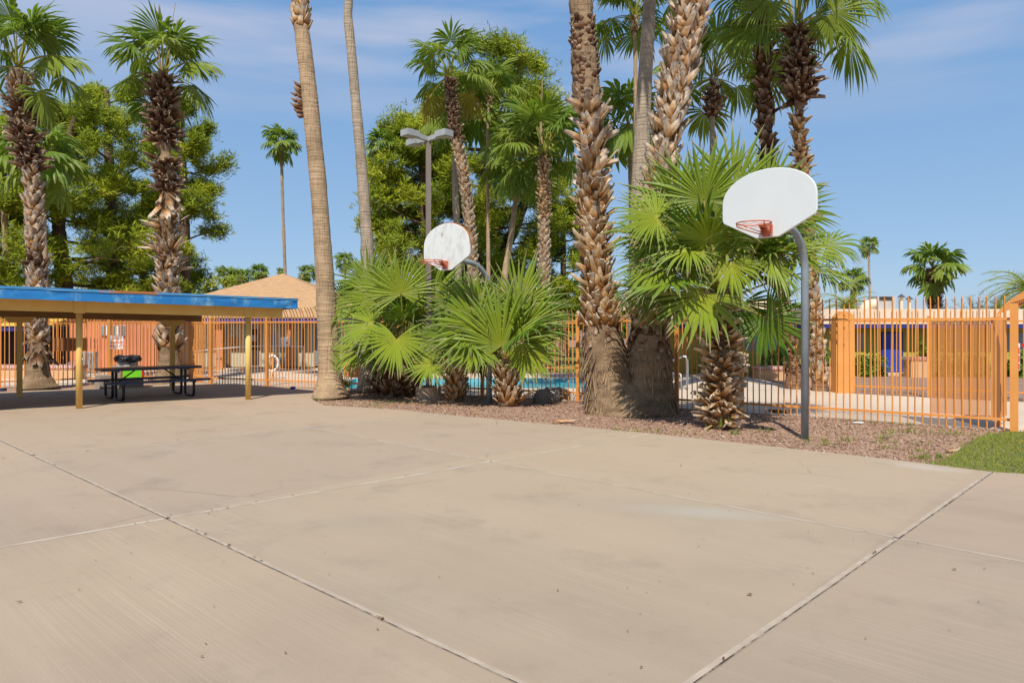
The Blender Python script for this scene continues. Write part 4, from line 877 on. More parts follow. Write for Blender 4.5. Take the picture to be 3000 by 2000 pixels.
def trunk_part(t, P, mat, seed=0, ring=.018, n=16, name='trunk', lump=.05, bulge=0):
    """P rows: x y z r, from the top down or the ground up"""
    rg = np.random.default_rng(seed); Q = spline(P, max(12, int(np.linalg.norm(P[0][:3]-P[-1][:3])/.11))); m = len(Q)
    mb = MB(); Rr = Q[:, 3]*(1+rg.normal(0, ring, m)); Rr = Rr*(1+lump*np.interp(np.arange(m), np.arange(0, m+6, 6), rg.normal(0, 1, len(np.arange(0, m+6, 6)))))
    mb.tube(Q[:, :3], np.maximum(Rr, .02), n); V = mb.v[0]; c = np.repeat(Q[:, :3], n, 0)
    aa = np.tile(np.arange(n), m)*2*math.pi/n; zz0 = np.repeat(np.arange(m), n)
    rd = 1+(.035*np.sin(3*aa+.05*zz0+seed)+.03*np.sin(7*aa+.09*zz0+2*seed)) if mat in ('trunk_fibre', 'trunk_ragged') else 1+.02*np.sin(3*aa+.06*zz0+seed)
    V[:] = c+(V-c)*(1+rg.normal(0, ring*.9, (len(V), 1)))*np.reshape(rd, (-1, 1))
    return part(name, mb, mat, t, True), Q
def boots(t, Q, z0, z1, mat, seed, w=.2, L=.28, tilt=24, dens=1.0, curl=0.0, thick=.028, spread=8, name='leaf_bases', up=1, rscale=1.0, lenvar=.25, rprof=None, skew=.0, skip=.07):
    """spiral of old leaf bases standing off the trunk between heights z0 and z1; one mesh of surface pattern"""
    rg = np.random.default_rng(seed); o = np.argsort(Q[:, 2]); Q = Q[o]; mb = MB(); z = z0; k = 0
    zs = Q[:, 2]
    X = np.array([[-1, 0], [0, .32], [1, 0]])
    while z < z1:
        p = np.array([np.interp(z, zs, Q[:, j]) for j in range(4)]); r = p[3]*rscale
        if rprof is not None: r = p[3]*np.interp((z-z0)/(z1-z0), *rprof)
        per = max(5, 2*math.pi*r/(w*.82)); z += L*.50/per/dens; az = k*2.39996+rg.normal(0, .10); k += 1
        if rg.random() < skip*(1+1.2*math.sin(z*2.1+az)): continue
        out = np.array((math.cos(az), math.sin(az), 0)); tg = np.array((-out[1], out[0], 0))
        tl = R_(tilt+rg.normal(0, spread)); sk = rg.normal(0, .22)+skew*(1 if k % 2 else -1)*rg.uniform(.6, 1.2)
        d = unit(np.array((0, 0, up))*math.cos(tl)+out*math.sin(tl)+tg*sk); l_ = L*(1+rg.normal(0, lenvar)); ww = w*(1+rg.normal(0, .12))*.5
        side = unit(np.cross(d, out)); nn_ = np.cross(side, d); nn_ = nn_ if nn_ @ out > 0 else -nn_
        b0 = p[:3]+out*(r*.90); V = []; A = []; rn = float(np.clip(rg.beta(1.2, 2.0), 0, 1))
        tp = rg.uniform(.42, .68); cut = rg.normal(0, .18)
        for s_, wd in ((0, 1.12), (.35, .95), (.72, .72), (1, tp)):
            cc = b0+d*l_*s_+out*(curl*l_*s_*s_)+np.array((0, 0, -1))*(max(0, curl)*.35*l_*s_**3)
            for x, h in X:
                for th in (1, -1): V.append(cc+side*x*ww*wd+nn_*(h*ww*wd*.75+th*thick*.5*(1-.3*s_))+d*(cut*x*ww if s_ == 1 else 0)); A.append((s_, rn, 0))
        F = []
        for i in range(3):
            for j in range(2):
                a0 = (i*3+j)*2; b_ = a0+2; c_ = a0+6; e_ = a0+8
                F += [[a0, b_, e_, c_], [a0+1, c_+1, e_+1, b_+1]]
            F += [[i*6, i*6+6, i*6+7, i*6+1], [i*6+4, i*6+5, i*6+11, i*6+10]]
        F += [[18, 20, 21, 19], [20, 22, 23, 21]]
        mb.add(V, F, A)
    return part(name, mb, mat, t, False, rc=False)
def path3(pts, Y, scale=1.0, ground=True, lean=None):
    """pixel centre line (px, py, width in px) seen at distance Y -> x y z r rows, closed with a row at ground level"""
    out = []
    for i, (px, py, w) in enumerate(pts): q = W(px, py, Y); out.append((*q, w/2*Y/FPX*scale))
    if ground and out[-1][2] > .02: a, b2 = out[-1], out[-2]; out.append((a[0]+(a[0]-b2[0])*.2, Y, -.03, a[3]*1.08))
    return np.array(out)
def palm(label, Y, pts, trunkmat, crown=None, zones=(), nf=28, cs=1.0, seed=0, group=None, yellow=0, cat='palm tree', ring=.02, far=False, lump=.04, low=1.25, stalks=0, n=16, up=None, gz=-.03):
    if zones and not far: pts = [(a, b3, w*(.66 if i < len(pts)-3 else (.66, .85, 1.0)[i-len(pts)+3])) for i, (a, b3, w) in enumerate(pts)]
    P = path3(pts, Y)
    if gz != -.03: P[-1][2] = gz
    if up is not None: P = np.vstack([np.array([up]), P])
    base = (P[-1][0], P[-1][1], max(P[-1][2], -.03))
    t = thing('palm_tree', label, cat, base, group=group); rng = np.random.default_rng(seed)
    _, Q = trunk_part(t, P, trunkmat, seed, ring, n, lump=lump)
    top = P[0][:3] if crown is None else W(crown[0], crown[1], Y)
    if far: o = link('crown', crown_mesh(seed % 4, 20), t, [float(x) for x in top-np.array(base)], rng.uniform(0, 6)); o.scale = (cs,)*3
    else: crown_fronds(t, top, cs, nf, rng, yellow=yellow, low=low)
    for i, (y0, y1, mat, kw) in enumerate(zones):
        za_, zb_ = W(0, y1, Y)[2], W(0, y0, Y)[2]; boots(t, Q, max(za_, .02), zb_, mat, seed*10+i, **kw)
    for i in range(stalks):
        mb = MB(); az = rng.uniform(0, 6.28); d = np.array((math.cos(az)*.12, math.sin(az)*.12, 1)); q = top+np.array((math.cos(az), math.sin(az), 0))*.1
        mb.tube(spline([q, q+d*.9*cs, q+d*rng.uniform(1.6, 2.3)*cs+(.1, 0, 0)], 8), np.linspace(.03, .008, 8)*cs, 5, att=np.c_[np.linspace(0, 1, 8), np.zeros(8), np.zeros(8)]); part('flower_stalk', mb, 'dry_frond', t)
    return t, Q
LB = dict(w=.18, L=.30, tilt=24, skew=.45); DB = dict(w=.12, L=.23, tilt=66, curl=.1, thick=.02, spread=24, lenvar=.4, skew=.3)
# left shaggy palms
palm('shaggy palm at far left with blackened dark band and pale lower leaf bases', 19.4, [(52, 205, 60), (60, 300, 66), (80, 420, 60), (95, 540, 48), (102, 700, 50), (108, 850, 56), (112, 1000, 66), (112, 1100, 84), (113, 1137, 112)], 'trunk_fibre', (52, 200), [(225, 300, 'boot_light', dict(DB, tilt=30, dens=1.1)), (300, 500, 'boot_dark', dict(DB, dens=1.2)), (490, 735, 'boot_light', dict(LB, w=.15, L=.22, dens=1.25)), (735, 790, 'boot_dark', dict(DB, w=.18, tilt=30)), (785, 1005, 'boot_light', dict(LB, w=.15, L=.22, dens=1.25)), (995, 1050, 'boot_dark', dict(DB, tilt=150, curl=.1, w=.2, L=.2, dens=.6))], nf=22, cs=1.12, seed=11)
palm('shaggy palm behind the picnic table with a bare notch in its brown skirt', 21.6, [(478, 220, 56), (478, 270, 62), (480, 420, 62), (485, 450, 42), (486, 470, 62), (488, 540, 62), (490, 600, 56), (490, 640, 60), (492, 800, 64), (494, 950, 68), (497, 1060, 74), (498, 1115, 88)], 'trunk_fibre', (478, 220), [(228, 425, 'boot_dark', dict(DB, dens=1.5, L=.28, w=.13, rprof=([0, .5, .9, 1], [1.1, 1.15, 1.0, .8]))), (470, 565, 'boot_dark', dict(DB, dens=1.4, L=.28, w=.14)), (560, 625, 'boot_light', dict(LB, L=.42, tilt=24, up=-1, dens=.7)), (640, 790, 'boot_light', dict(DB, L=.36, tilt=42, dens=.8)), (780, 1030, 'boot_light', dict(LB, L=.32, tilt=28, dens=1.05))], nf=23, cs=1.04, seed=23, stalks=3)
# two smooth trunks
P = [(862, -60, 44), (880, 60, 42), (893, 160, 44), (905, 270, 45), (918, 400, 46), (932, 540, 48), (948, 760, 52), (958, 920, 56), (964, 1040, 64), (968, 1120, 76), (970, 1164, 108)]
t, Q = palm('thick smooth tan palm trunk leaning left beside the court, cut by the top edge', 17.0, P, 'trunk_tan', None, (), 26, 1.35, 5, ring=.012, lump=.03, up=(-7.2, 17.0, 13.6, .17), n=20)
boots(t, Q, 8.85, 9.55, 'boot_light', 77, w=.16, L=.24, tilt=14, dens=.8)
mb = MB(); c = W(905, 300, 17)
for i in range(11):
    q = c+np.array((-.05, -.06, -.34+.065*i)); d = np.array((-.20-.06*(i % 3), -.06, -.05+.07*(i % 4))); mb.tube([q, q+d*.75, q+d*1.1+(0, 0, .07)], [.05, .05, .012], 5, att=[(0, .2, 0), (.5, .4, 0), (1, .4, 0)])
for i in range(5):
    q = c+np.array((.12, -.05, -.3+.09*i)); mb.tube([q, q+(.13, -.03, .03)], [.04, .012], 5, att=[(.3, .2, 0), (1, .4, 0)])
part('dead_stubs', mb, 'boot_dark', t)
palm('slimmer smooth grey tan palm trunk leaning left, second from the shelter', 18.6, [(1008, -60, 24), (1020, 60, 25), (1030, 160, 26), (1042, 300, 27), (1056, 450, 30), (1068, 600, 34), (1078, 760, 38), (1082, 900, 42), (1080, 1050, 46), (1078, 1146, 66)], 'trunk_grey', None, (), 26, 1.3, 6, ring=.012, lump=.05, up=(-6.1, 18.6, 14.2, .10))
# middle group
palm('leaning palm with chipped brown and tan trunk right of the light pole', 27.4, [(1318, 228, 30), (1322, 300, 34), (1336, 400, 36), (1358, 520, 38), (1374, 640, 38), (1384, 760, 38), (1392, 900, 40), (1400, 1100, 46)], 'trunk_ragged', (1316, 222), [(236, 420, 'boot_dark', dict(DB, w=.11, L=.17, tilt=35, dens=1.15)), (415, 1000, 'boot_light', dict(LB, w=.12, L=.17, dens=1.1))], 18, 1.08, 31, yellow=2)
palm('green crowned palm half hidden behind the leaning chipped palm', 31, [(1345, 330, 15), (1334, 450, 17), (1334, 560, 19), (1340, 700, 20), (1345, 900, 22)], 'trunk_grey', (1348, 325), (), 18, 1.25, 32, far=True)
palm('slender palm with dark round crown in front of the big pine', 30, [(1432, 283, 14), (1430, 330, 13), (1428, 430, 13), (1429, 600, 14), (1431, 800, 15), (1431, 1000, 17)], 'trunk_tan', (1434, 278), [(283, 300, 'boot_orange', dict(DB, w=.1, L=.14))], 22, .95, 33)
palm('stout palm with brown chipped trunk and drooping crown left of the twin trunk', 27.6, [(1592, 458, 28), (1592, 500, 36), (1594, 600, 38), (1594, 720, 38), (1592, 900, 40), (1590, 1080, 48)], 'trunk_ragged', (1592, 455), [(466, 640, 'boot_orange', dict(DB, w=.11, L=.16, tilt=30, dens=1.1)), (640, 1000, 'boot_light', dict(LB, w=.12, L=.17, dens=1.1))], 20, 1.35, 34, stalks=2)
palm('small palm with thin leaning trunk in front of pine branches', 29, [(1524, 470, 13), (1520, 520, 14), (1510, 600, 15), (1496, 700, 17), (1480, 800, 19), (1468, 950, 22)], 'trunk_tan', (1524, 466), (), 18, 1.15, 35, far=True)
# twin trunk palm: two stems from one swollen base
t = thing('palm_tree', 'huge twin trunk palm forking from one swollen fibrous base in the gravel', 'palm tree', (W(1840, 1205, 14.2)[0], 14.2, 0))
Pl = path3([(1700, -60, 66), (1706, 60, 68), (1714, 200, 74), (1722, 300, 74), (1728, 330, 58), (1732, 480, 58), (1738, 640, 64), (1748, 800, 70), (1756, 900, 84), (1764, 980, 108), (1776, 1060, 126), (1787, 1110, 132), (1798, 1155, 158), (1808, 1200, 192)], 14.2)
Pr = path3([(2042, -60, 82), (2026, 20, 82), (2004, 140, 78), (1984, 250, 72), (1962, 360, 66), (1944, 460, 62), (1928, 600, 62), (1912, 800, 76), (1902, 940, 100), (1900, 1040, 134), (1898, 1100, 146), (1894, 1155, 172), (1888, 1203, 208)], 14.2)
Pl = np.vstack([[(1.30, 14.2, 13.0, .2)], Pl]); Pr = np.vstack([[(5.2, 14.2, 13.6, .33)], Pr])
o, Ql = trunk_part(t, Pl, 'trunk_fibre', 41, .03, 24, lump=.03); o['label'] = 'left stem with bare ragged top and pale leaf bases'
o, Qr = trunk_part(t, Pr, 'trunk_fibre', 42, .03, 24, lump=.03); o['label'] = 'right stem with a lattice of pale leaf bases'
o, Qb = trunk_part(t, np.array([(*W(1838, 1108, 14.1), .08), (*W(1838, 1125, 14.1), .36), (*W(1842, 1160, 14.1), .56), (*W(1848, 1190, 14.1), .70), (*W(1850, 1212, 14.1), .80)]), 'trunk_fibre', 43, .03, 26, 'root_swelling')
zz = lambda y: W(0, y, 14.2)[2]
boots(t, Ql, .02, zz(960), 'fibre', 501, w=.035, L=.34, tilt=4, dens=1.5, up=-1, thick=.012, spread=6, lenvar=.5, name='fibre_coat', skip=.3)
boots(t, Qr, .02, zz(1000), 'fibre', 502, w=.035, L=.34, tilt=4, dens=1.5, up=-1, thick=.012, spread=6, lenvar=.5, name='fibre_coat', skip=.3)
boots(t, Ql, .0, .35, 'fibre', 503, w=.03, L=.26, tilt=14, dens=1.2, up=-1, thick=.012, spread=9, lenvar=.5, name='root_fringe', skip=.2)
boots(t, Qr, .0, .35, 'fibre', 504, w=.03, L=.26, tilt=14, dens=1.2, up=-1, thick=.012, spread=9, lenvar=.5, name='root_fringe', skip=.2)
boots(t, Ql, zz(1010), zz(930), 'boot_dark', 50, w=.12, L=.24, tilt=12, dens=.8, up=-1, skip=.3, lenvar=.5)
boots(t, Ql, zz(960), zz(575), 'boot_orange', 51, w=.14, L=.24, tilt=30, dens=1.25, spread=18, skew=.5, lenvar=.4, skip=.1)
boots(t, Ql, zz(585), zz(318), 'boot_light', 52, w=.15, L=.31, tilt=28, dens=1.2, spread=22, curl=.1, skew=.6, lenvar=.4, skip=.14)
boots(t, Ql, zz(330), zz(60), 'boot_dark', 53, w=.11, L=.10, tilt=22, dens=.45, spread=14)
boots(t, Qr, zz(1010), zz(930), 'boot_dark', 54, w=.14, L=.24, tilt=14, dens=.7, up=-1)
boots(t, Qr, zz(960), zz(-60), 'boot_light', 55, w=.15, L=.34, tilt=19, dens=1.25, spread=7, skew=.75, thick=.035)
for q, sd_, s_ in ((Pl[0], 61, 1.35), (Pr[0], 62, 1.35)): crown_fronds(t, q[:3], s_, 22, np.random.default_rng(sd_))
# right group
palm('smooth grey palm trunk close behind the lattice trunk, cut by the top edge', 17.2, [(1908, -60, 36), (1900, 60, 38), (1893, 180, 40), (1886, 300, 44), (1880, 430, 48), (1875, 600, 54), (1872, 850, 60), (1870, 1090, 70)], 'trunk_grey', None, (), 24, 1.3, 45, ring=.01, lump=.02, up=(3.75, 17.2, 13.8, .13), n=18)
palm('slender ringed palm with red brown neck left of the lattice trunk', 27, [(1858, 58, 24), (1859, 95, 20), (1861, 150, 16), (1862, 300, 17), (1862, 480, 18), (1860, 600, 20), (1858, 900, 22)], 'trunk_tan', (1858, 52), [(58, 98, 'boot_orange', dict(w=.12, L=.16, tilt=22))], 24, 1.3, 46, ring=.03)
palm('short palm with light green crown peeping between slender trunks', 30, [(1842, 385, 14), (1846, 430, 14), (1850, 600, 16), (1852, 900, 18)], 'trunk_tan', (1840, 380), (), 16, 1.25, 49, far=True)
palm('slim palm with a brown collar of dead leaf bases right of the lattice trunk', 24.5, [(2091, 235, 22), (2089, 270, 24), (2088, 330, 24), (2087, 350, 21), (2087, 450, 23), (2086, 700, 26), (2085, 1000, 28)], 'trunk_grey', (2091, 232), [(246, 345, 'boot_dark', dict(DB, w=.14, L=.2, tilt=48, dens=1.1, rprof=([0, .25, .8, 1], [1.5, 2.1, 1.5, .9])))], 20, 1.25, 47)
palm('dark brown scaly palm trunk rising behind the big fan palm', 19.6, [(2218, -70, 46), (2228, 40, 48), (2236, 200, 48), (2242, 330, 48), (2248, 450, 46), (2262, 620, 44), (2290, 860, 40), (2318, 1020, 36), (2328, 1126, 50)], 'trunk_ragged', None, [(-60, 320, 'boot_dark', dict(DB, w=.17, L=.24, tilt=38, dens=1.15)), (320, 900, 'boot_dark', dict(DB, w=.18, L=.2, tilt=26, dens=1.0)), (900, 1100, 'boot_dark', dict(DB, w=.12, L=.14, tilt=20, dens=.6))], 24, 1.3, 48, up=(6.2, 19.6, 15.2, .2))
palm('shaggy palm with bulging brown skirt of leaf bases above a narrow waist', 19.0, [(2331, 80, 46), (2340, 180, 60), (2346, 280, 60), (2341, 322, 34), (2338, 350, 36), (2344, 420, 40), (2356, 560, 42), (2370, 720, 42), (2386, 900, 38), (2396, 1050, 36), (2402, 1140, 46)], 'trunk_ragged', (2330, 78), [(84, 306, 'boot_dark', dict(DB, w=.13, L=.26, tilt=64, dens=1.5, rprof=([0, .12, .45, .8, 1], [.9, 1.45, 1.4, 1.05, .8]))), (322, 352, 'boot_dark', dict(DB, w=.12, L=.16, tilt=40, dens=.3)), (350, 760, 'boot_orange', dict(DB, w=.15, L=.2, tilt=36, dens=1.0)), (760, 1120, 'boot_light', dict(LB, w=.16, L=.2, tilt=20, dens=.9))], 15, 1.4, 53, low=1.3)
t = [o for o in COL.objects if o.get('label', '').startswith('shaggy palm with bulging')][0]; rg = np.random.default_rng(12); C = W(2331, 80, 19.0)
for px, py, dY, ang, tw, rpx, up, rnd, droop in ((2438, 36, -.8, -12, 5, 140, .25, .0, .14), (2250, 4, -.9, 225, 15, 120, .4, .1, .30), (2228, 76, -.2, 188, 0, 175, .6, .5, .42), (2500, -10, .3, 5, 0, 130, .5, .5, .45), (2390, 50, .6, -40, 0, 120, .3, .6, .4), (2180, -20, .4, 175, 0, 150, .5, .4, .4)):
    H = W(px, py, 19.0+dY); v = unit(np.array((0, 0, EYE))-H); a = np.array((math.cos(R_(ang)), 0, math.sin(R_(ang)))); a = unit(a*math.cos(R_(tw))+v*math.sin(R_(tw))); n = unit(v*(1-up)+np.array((0, 0, 1))*up)
    mb = MB(); petiole(mb, C, H, .035, .018, .06); frond_geo(mb, H, a, n, rpx*(19.0+dY)/FPX, 44, rg, R_(130), .5, droop, -.1, .25, .8, 8, rnd=rnd, limp=.2); part('frond', mb, 'tall_frond', t, rc=False)
# far palms
for lab, Y, px, py, rpx, pyb, wpx, sd_, g in (
    ('very tall thin palm rising above the pool house roof', 52, 831, 425, 58, 900, 9, 1, None),
    ('distant skinny palm with small round crown in the right hand sky', 75, 2549, 722, 30, 900, 6, 2, None),
    ('sturdy distant palm with dark shaggy trunk above the olive building', 44, 2750, 790, 82, 930, 30, 3, None),
    ('bushy palm top showing behind the right fan palm fronds', 46, 2490, 822, 42, 930, 16, 0, None),
    ('far palm crown partly hidden by the left pine, leftmost above the roof', 62, 660, 812, 36, 900, 9, 1, 'palm tops beyond the pool house roof'),
    ('far palm crown with yellowed leaf left of the hip roof slope', 64, 708, 818, 34, 900, 9, 2, 'palm tops beyond the pool house roof'),
    ('far palm crown just left of the roof peak', 62, 766, 802, 32, 900, 9, 3, 'palm tops beyond the pool house roof'),
    ('far palm crown just right of the roof peak', 62, 895, 802, 30, 900, 9, 0, 'palm tops beyond the pool house roof'),
    ('tiny palm tip at the very top of the hip roof', 70, 822, 797, 14, 900, 5, 1, 'palm tops beyond the pool house roof'),
    ('small far palm standing left of the pine between the smooth trunks', 60, 1012, 768, 30, 950, 8, 2, None),
    ('palm crown poking out at the left side of the big pine', 36, 1120, 430, 52, 800, 12, 3, None),
    ('green palm crown in front of the left pines beside the dark banded palm', 30, 118, 480, 130, 1000, 20, 1, None),
    ('low palm crown at the far left edge below the pines', 34, 20, 525, 90, 1000, 18, 2, None)):
    c = W(px, py, Y); s_ = rpx*Y/FPX/1.55; t = thing('palm_tree', lab, 'palm tree', (c[0], Y, -.03), group=g)
    b_ = W(px, pyb, Y); r_ = wpx/2*Y/FPX
    rg = np.random.default_rng(sd_); mb = MB(); zs = np.linspace(-.02, c[2], 40); mb.tube(np.c_[c[0]+np.sin(zs*.25+sd_)*r_*1.3, np.full(40, Y), zs], r_*(1+rg.normal(0, .05, 40))*np.linspace(1.15, .9, 40), 9)
    part('trunk', mb, 'trunk_ragged' if wpx > 25 else 'trunk_tan', t, True)
    o = link('crown', crown_mesh(sd_, 24), t, (float(np.sin(c[2]*.25+sd_)*r_*1.3), 0, float(c[2]+.03)), sd_*1.7); o.scale = (s_,)*3
    if wpx > 25:
        Qx = np.c_[c[0]+np.sin(zs*.25+sd_)*r_*1.3, np.full(40, Y), zs, np.full(40, r_)]; boots(t, Qx, 2.0, c[2], 'boot_dark', 91, w=.2, L=.26, tilt=40, dens=.9)
    if g:
        mb = MB(); rg = np.random.default_rng(sd_+9)
        for k in range(5):
            az = rg.uniform(0, 6.28); q = c+(0, 0, .1); d = np.array((math.cos(az), math.sin(az), .0)); f_ = MB(); frond_geo(f_, q+d*.7*s_-(0, 0, .25*s_), unit(d+(0, 0, -1.6)), d+(0, 0, .3), .8*s_, 10, rg, R_(70), .5, .3, K=5); mb.add(np.vstack(f_.v), f_.f, np.vstack(f_.a))
        part('dead_fronds', mb, 'dry_frond', t, rc=False)
def pinnate(label, px, py, Y, rpx, nf, seed, pyb):
    """date palm: arching feather leaves"""
    c = W(px, py, Y); t = thing('date_palm', label, 'palm tree', (c[0], Y, -.03)); rg = np.random.default_rng(seed); R = rpx*Y/FPX
    mb = MB(); mb.tube([(c[0], Y, -.02), (c[0], Y, c[2])], [R*.16, R*.13], 12); part('trunk', mb, 'trunk_ragged', t, True)
    for k in range(nf):
        el = R_(75-100*(k/nf)); az = k*2.39996; d = np.array((math.cos(az), math.sin(az))); P = [c.copy()]; e = el; mb = MB(); m = 14
        for i in range(m): P.append(P[-1]+np.array((d[0]*math.cos(e), d[1]*math.cos(e), math.sin(e)))*R*1.15/m); e -= .11+.03*rg.random()
        P = np.array(P); mb.tube(P, np.linspace(.03, .008, m+1), 4, att=np.c_[np.zeros(m+1), np.full(m+1, .3), np.ones(m+1)])
        V, F, A = [], [], []; sd = np.array((-d[1], d[0], 0))
        for i in range(2, m+1):
            for h in np.linspace(0, 1, 3)[:2]:
                q = P[i-1]+(P[i]-P[i-1])*h; T = unit(P[i]-P[i-1]); ll = R*.30*math.sin(math.pi*min(1, (i+h)/(m+1.5)))**.6
                for s_ in (-1, 1):
                    dv = unit(sd*s_+T*.8+np.array((0, 0, .25-.5*rg.random()))); n0 = len(V); V += [q-T*.02*R/2, q+T*.02*R/2, q+dv*ll]; F.append([n0, n0+1, n0+2]); A += [(.3, .5*rg.random(), 0), (.3, .4, 0), (.9, .2, 0)]
        mb.add(V, F, A); part('frond', mb, 'tall_frond', t, rc=False)
pinnate('feather leaved date palm cut by the right edge above the gate', 3010, 850, 30, 125, 40, 3, 930)
pinnate('date palm leaves fanning behind the fan palm above the right fence', 2482, 905, 33, 95, 34, 5, 930)

# ------------------------------------------------------------------ young fan palms by the court
def fan_palm(label, base, C, fronds, Y, seed, fill, R0, trunk_r, zb, bootmat='boot_orange', bk=None, pr=.028, rscale=1.0, fill_el=(-35, 75), avoid=None, dead=0):
    """fronds: (px, py, dY, angle in the picture, tilt towards viewer, radius px, face: how far the upper side faces the viewer)"""
    base = np.asarray(base); t = thing('fan_palm', label, 'fan palm', base); rg = np.random.default_rng(seed); C = np.asarray(C, float)
    P = np.array([(*base[:2], -.03, trunk_r*1.1), (*(base[:2]+(C[:2]-base[:2])*.5), C[2]*.5, trunk_r), (*C[:2], C[2], trunk_r*.62)])
    _, Q = trunk_part(t, P, 'trunk_fibre', seed, .03, 14)
    boots(t, Q, .02, zb, bootmat, seed, **(bk or {}))
    vw = lambda p: unit(np.array((0, 0, EYE))-p)
    def one(H, a, n, R, nseg, rnd, droop, split, th):
        mb = MB(); c0 = C+np.array((unit(H-C)[0], unit(H-C)[1], 0))*trunk_r*.4-(0, 0, rg.uniform(0, .25)*rscale); petiole(mb, c0, H, pr, pr*.55, .03)
        frond_geo(mb, H, a, n, R, nseg, rg, th, split, droop, 0.10, .22, .75, 9, w=1.2, rnd=rnd, limp=.34)
        part('frond', mb, 'young_frond', t, rc=False)
    for (px, py, dY, ang, tw, rpx, up, rnd, droop) in fronds:
        y = Y+dY; H = W(px, py, y); v = vw(H); a = np.array((math.cos(R_(ang)), 0, math.sin(R_(ang)))); a = unit(a*math.cos(R_(tw))+v*math.sin(R_(tw)))
        n = unit(v*(1-up)+np.array((0, 0, 1))*up+.0*a); one(H, a, n, rpx*y/FPX, 46, rnd, droop+.04, .50, R_(rg.uniform(118, 145)))
    for k in range(fill):
        u = (k+.5)/fill; el = R_(fill_el[1]+(fill_el[0]-fill_el[1])*u+rg.normal(0, 5)); az = k*2.39996+rg.normal(0, .3)
        if math.sin(az) < -.35 and el < R_(48): continue
        d = np.array((math.cos(az)*math.cos(el), math.sin(az)*math.cos(el), math.sin(el))); pl = R0*rg.uniform(.75, 1.05); H = C+d*pl-(0, 0, .10*pl*math.cos(el))
        a = unit(d-np.array((0, 0, .45*math.cos(el)))); n = unit(np.array((0, 0, 1))+.9*np.array((-d[0], -d[1], 0))*math.sin(max(0, el))+rg.normal(0, .25, 3))
        one(H, a, n, R0*rg.uniform(.85, 1.05), 36, rg.uniform(.0, 1), .12+.30*rg.random(), .48, R_(130))
    for k in range(dead):
        az = k*2.4+1; d = np.array((math.cos(az), math.sin(az), 0)); mb = MB(); H = C+d*.5*R0-(0, 0, .45*R0); petiole(mb, C-(0, 0, .15), H, pr*.9, pr*.5, .08)
        frond_geo(mb, H, unit(d*.5-(0, 0, 1)), d, R0*.6, 20, rg, R_(80), .5, .3, 0, .2, .8, 6); part('dry_frond', mb, 'dry_frond', t, rc=False)
    return t
Y = 17.0
fan_palm('left fan palm with fronds reaching over the second smooth trunk and boot covered mound', G(1157, 1158), W(1185, 1005, 17.0), [
    (1175, 862, -.6, 92, 5, 138, .15, .05, .02), (1108, 880, -.3, 138, 0, 140, .2, .25, .04), (1092, 948, -.8, 188, 10, 138, .55, .12, .10), (1161, 993, -1.2, 262, 30, 125, .45, .0, .06),
    (1034, 1030, -.5, 205, 0, 92, .5, .15, .10), (1260, 880, -.1, 50, 0, 150, .2, .3, .05), (1188, 916, -.3, 88, -35, 92, .65, .85, .0), (1130, 1010, -.5, 215, 10, 120, .5, .8, .12), (1010, 890, .1, 165, 0, 95, .3, .6, .12),
    (1300, 960, .1, 15, 0, 120, .4, .5, .1), (1225, 930, .4, 70, 0, 140, .2, .6, .05), (1080, 830, .3, 118, 0, 120, .2, .55, .05)],
    17.0, 71, 13, 1.0, .36, 1.0, 'boot_dark', dict(w=.13, L=.30, tilt=48, dens=1.2, spread=16, rscale=1.15), dead=2, fill_el=(-5, 75))
fan_palm('low small fan palm between the concrete footing and the left hoop pole', G(1336, 1172), W(1335, 1085, 16.2), [
    (1259, 1067, -.6, 205, 15, 92, .55, .05, .08), (1330, 1000, .3, 100, 0, 110, .2, .6, .05), (1400, 1030, .3, 20, 0, 100, .4, .5, .08), (1290, 1010, .2, 140, 0, 110, .3, .45, .06)],
    16.2, 72, 4, .62, .17, .74, 'boot_orange', dict(w=.09, L=.24, tilt=34, dens=1.3, spread=12), .02, fill_el=(10, 70))
fan_palm('bright middle fan palm with pineapple like boot base in front of the left hoop pole', G(1491, 1186), W(1480, 1075, 15.5), [
    (1468, 1015, -.4, 82, 0, 185, .12, .25, .02), (1392, 1020, -.35, 180, 5, 112, .5, .08, .06), (1546, 1035, -.45, 345, 10, 108, .25, .0, .04), (1400, 960, -.3, 140, 0, 170, .25, .3, .04),
    (1520, 900, -.1, 72, 0, 155, .15, .1, .03), (1588, 918, .2, 55, 0, 110, .25, .8, .05), (1405, 905, .0, 115, 0, 125, .2, .35, .03), (1370, 900, .3, 140, 0, 120, .2, .45, .05), (1560, 980, .2, 25, 0, 120, .4, .5, .08),
    (1425, 1015, -.3, 170, 5, 110, .4, .3, .05), (1350, 985, .1, 165, 0, 120, .3, .5, .08), (1530, 965, -.3, 70, 0, 150, .2, .2, .03)],
    15.5, 73, 7, .95, .21, .82, 'boot_orange', dict(w=.10, L=.32, tilt=36, dens=1.3, spread=12), .026, fill_el=(22, 75))
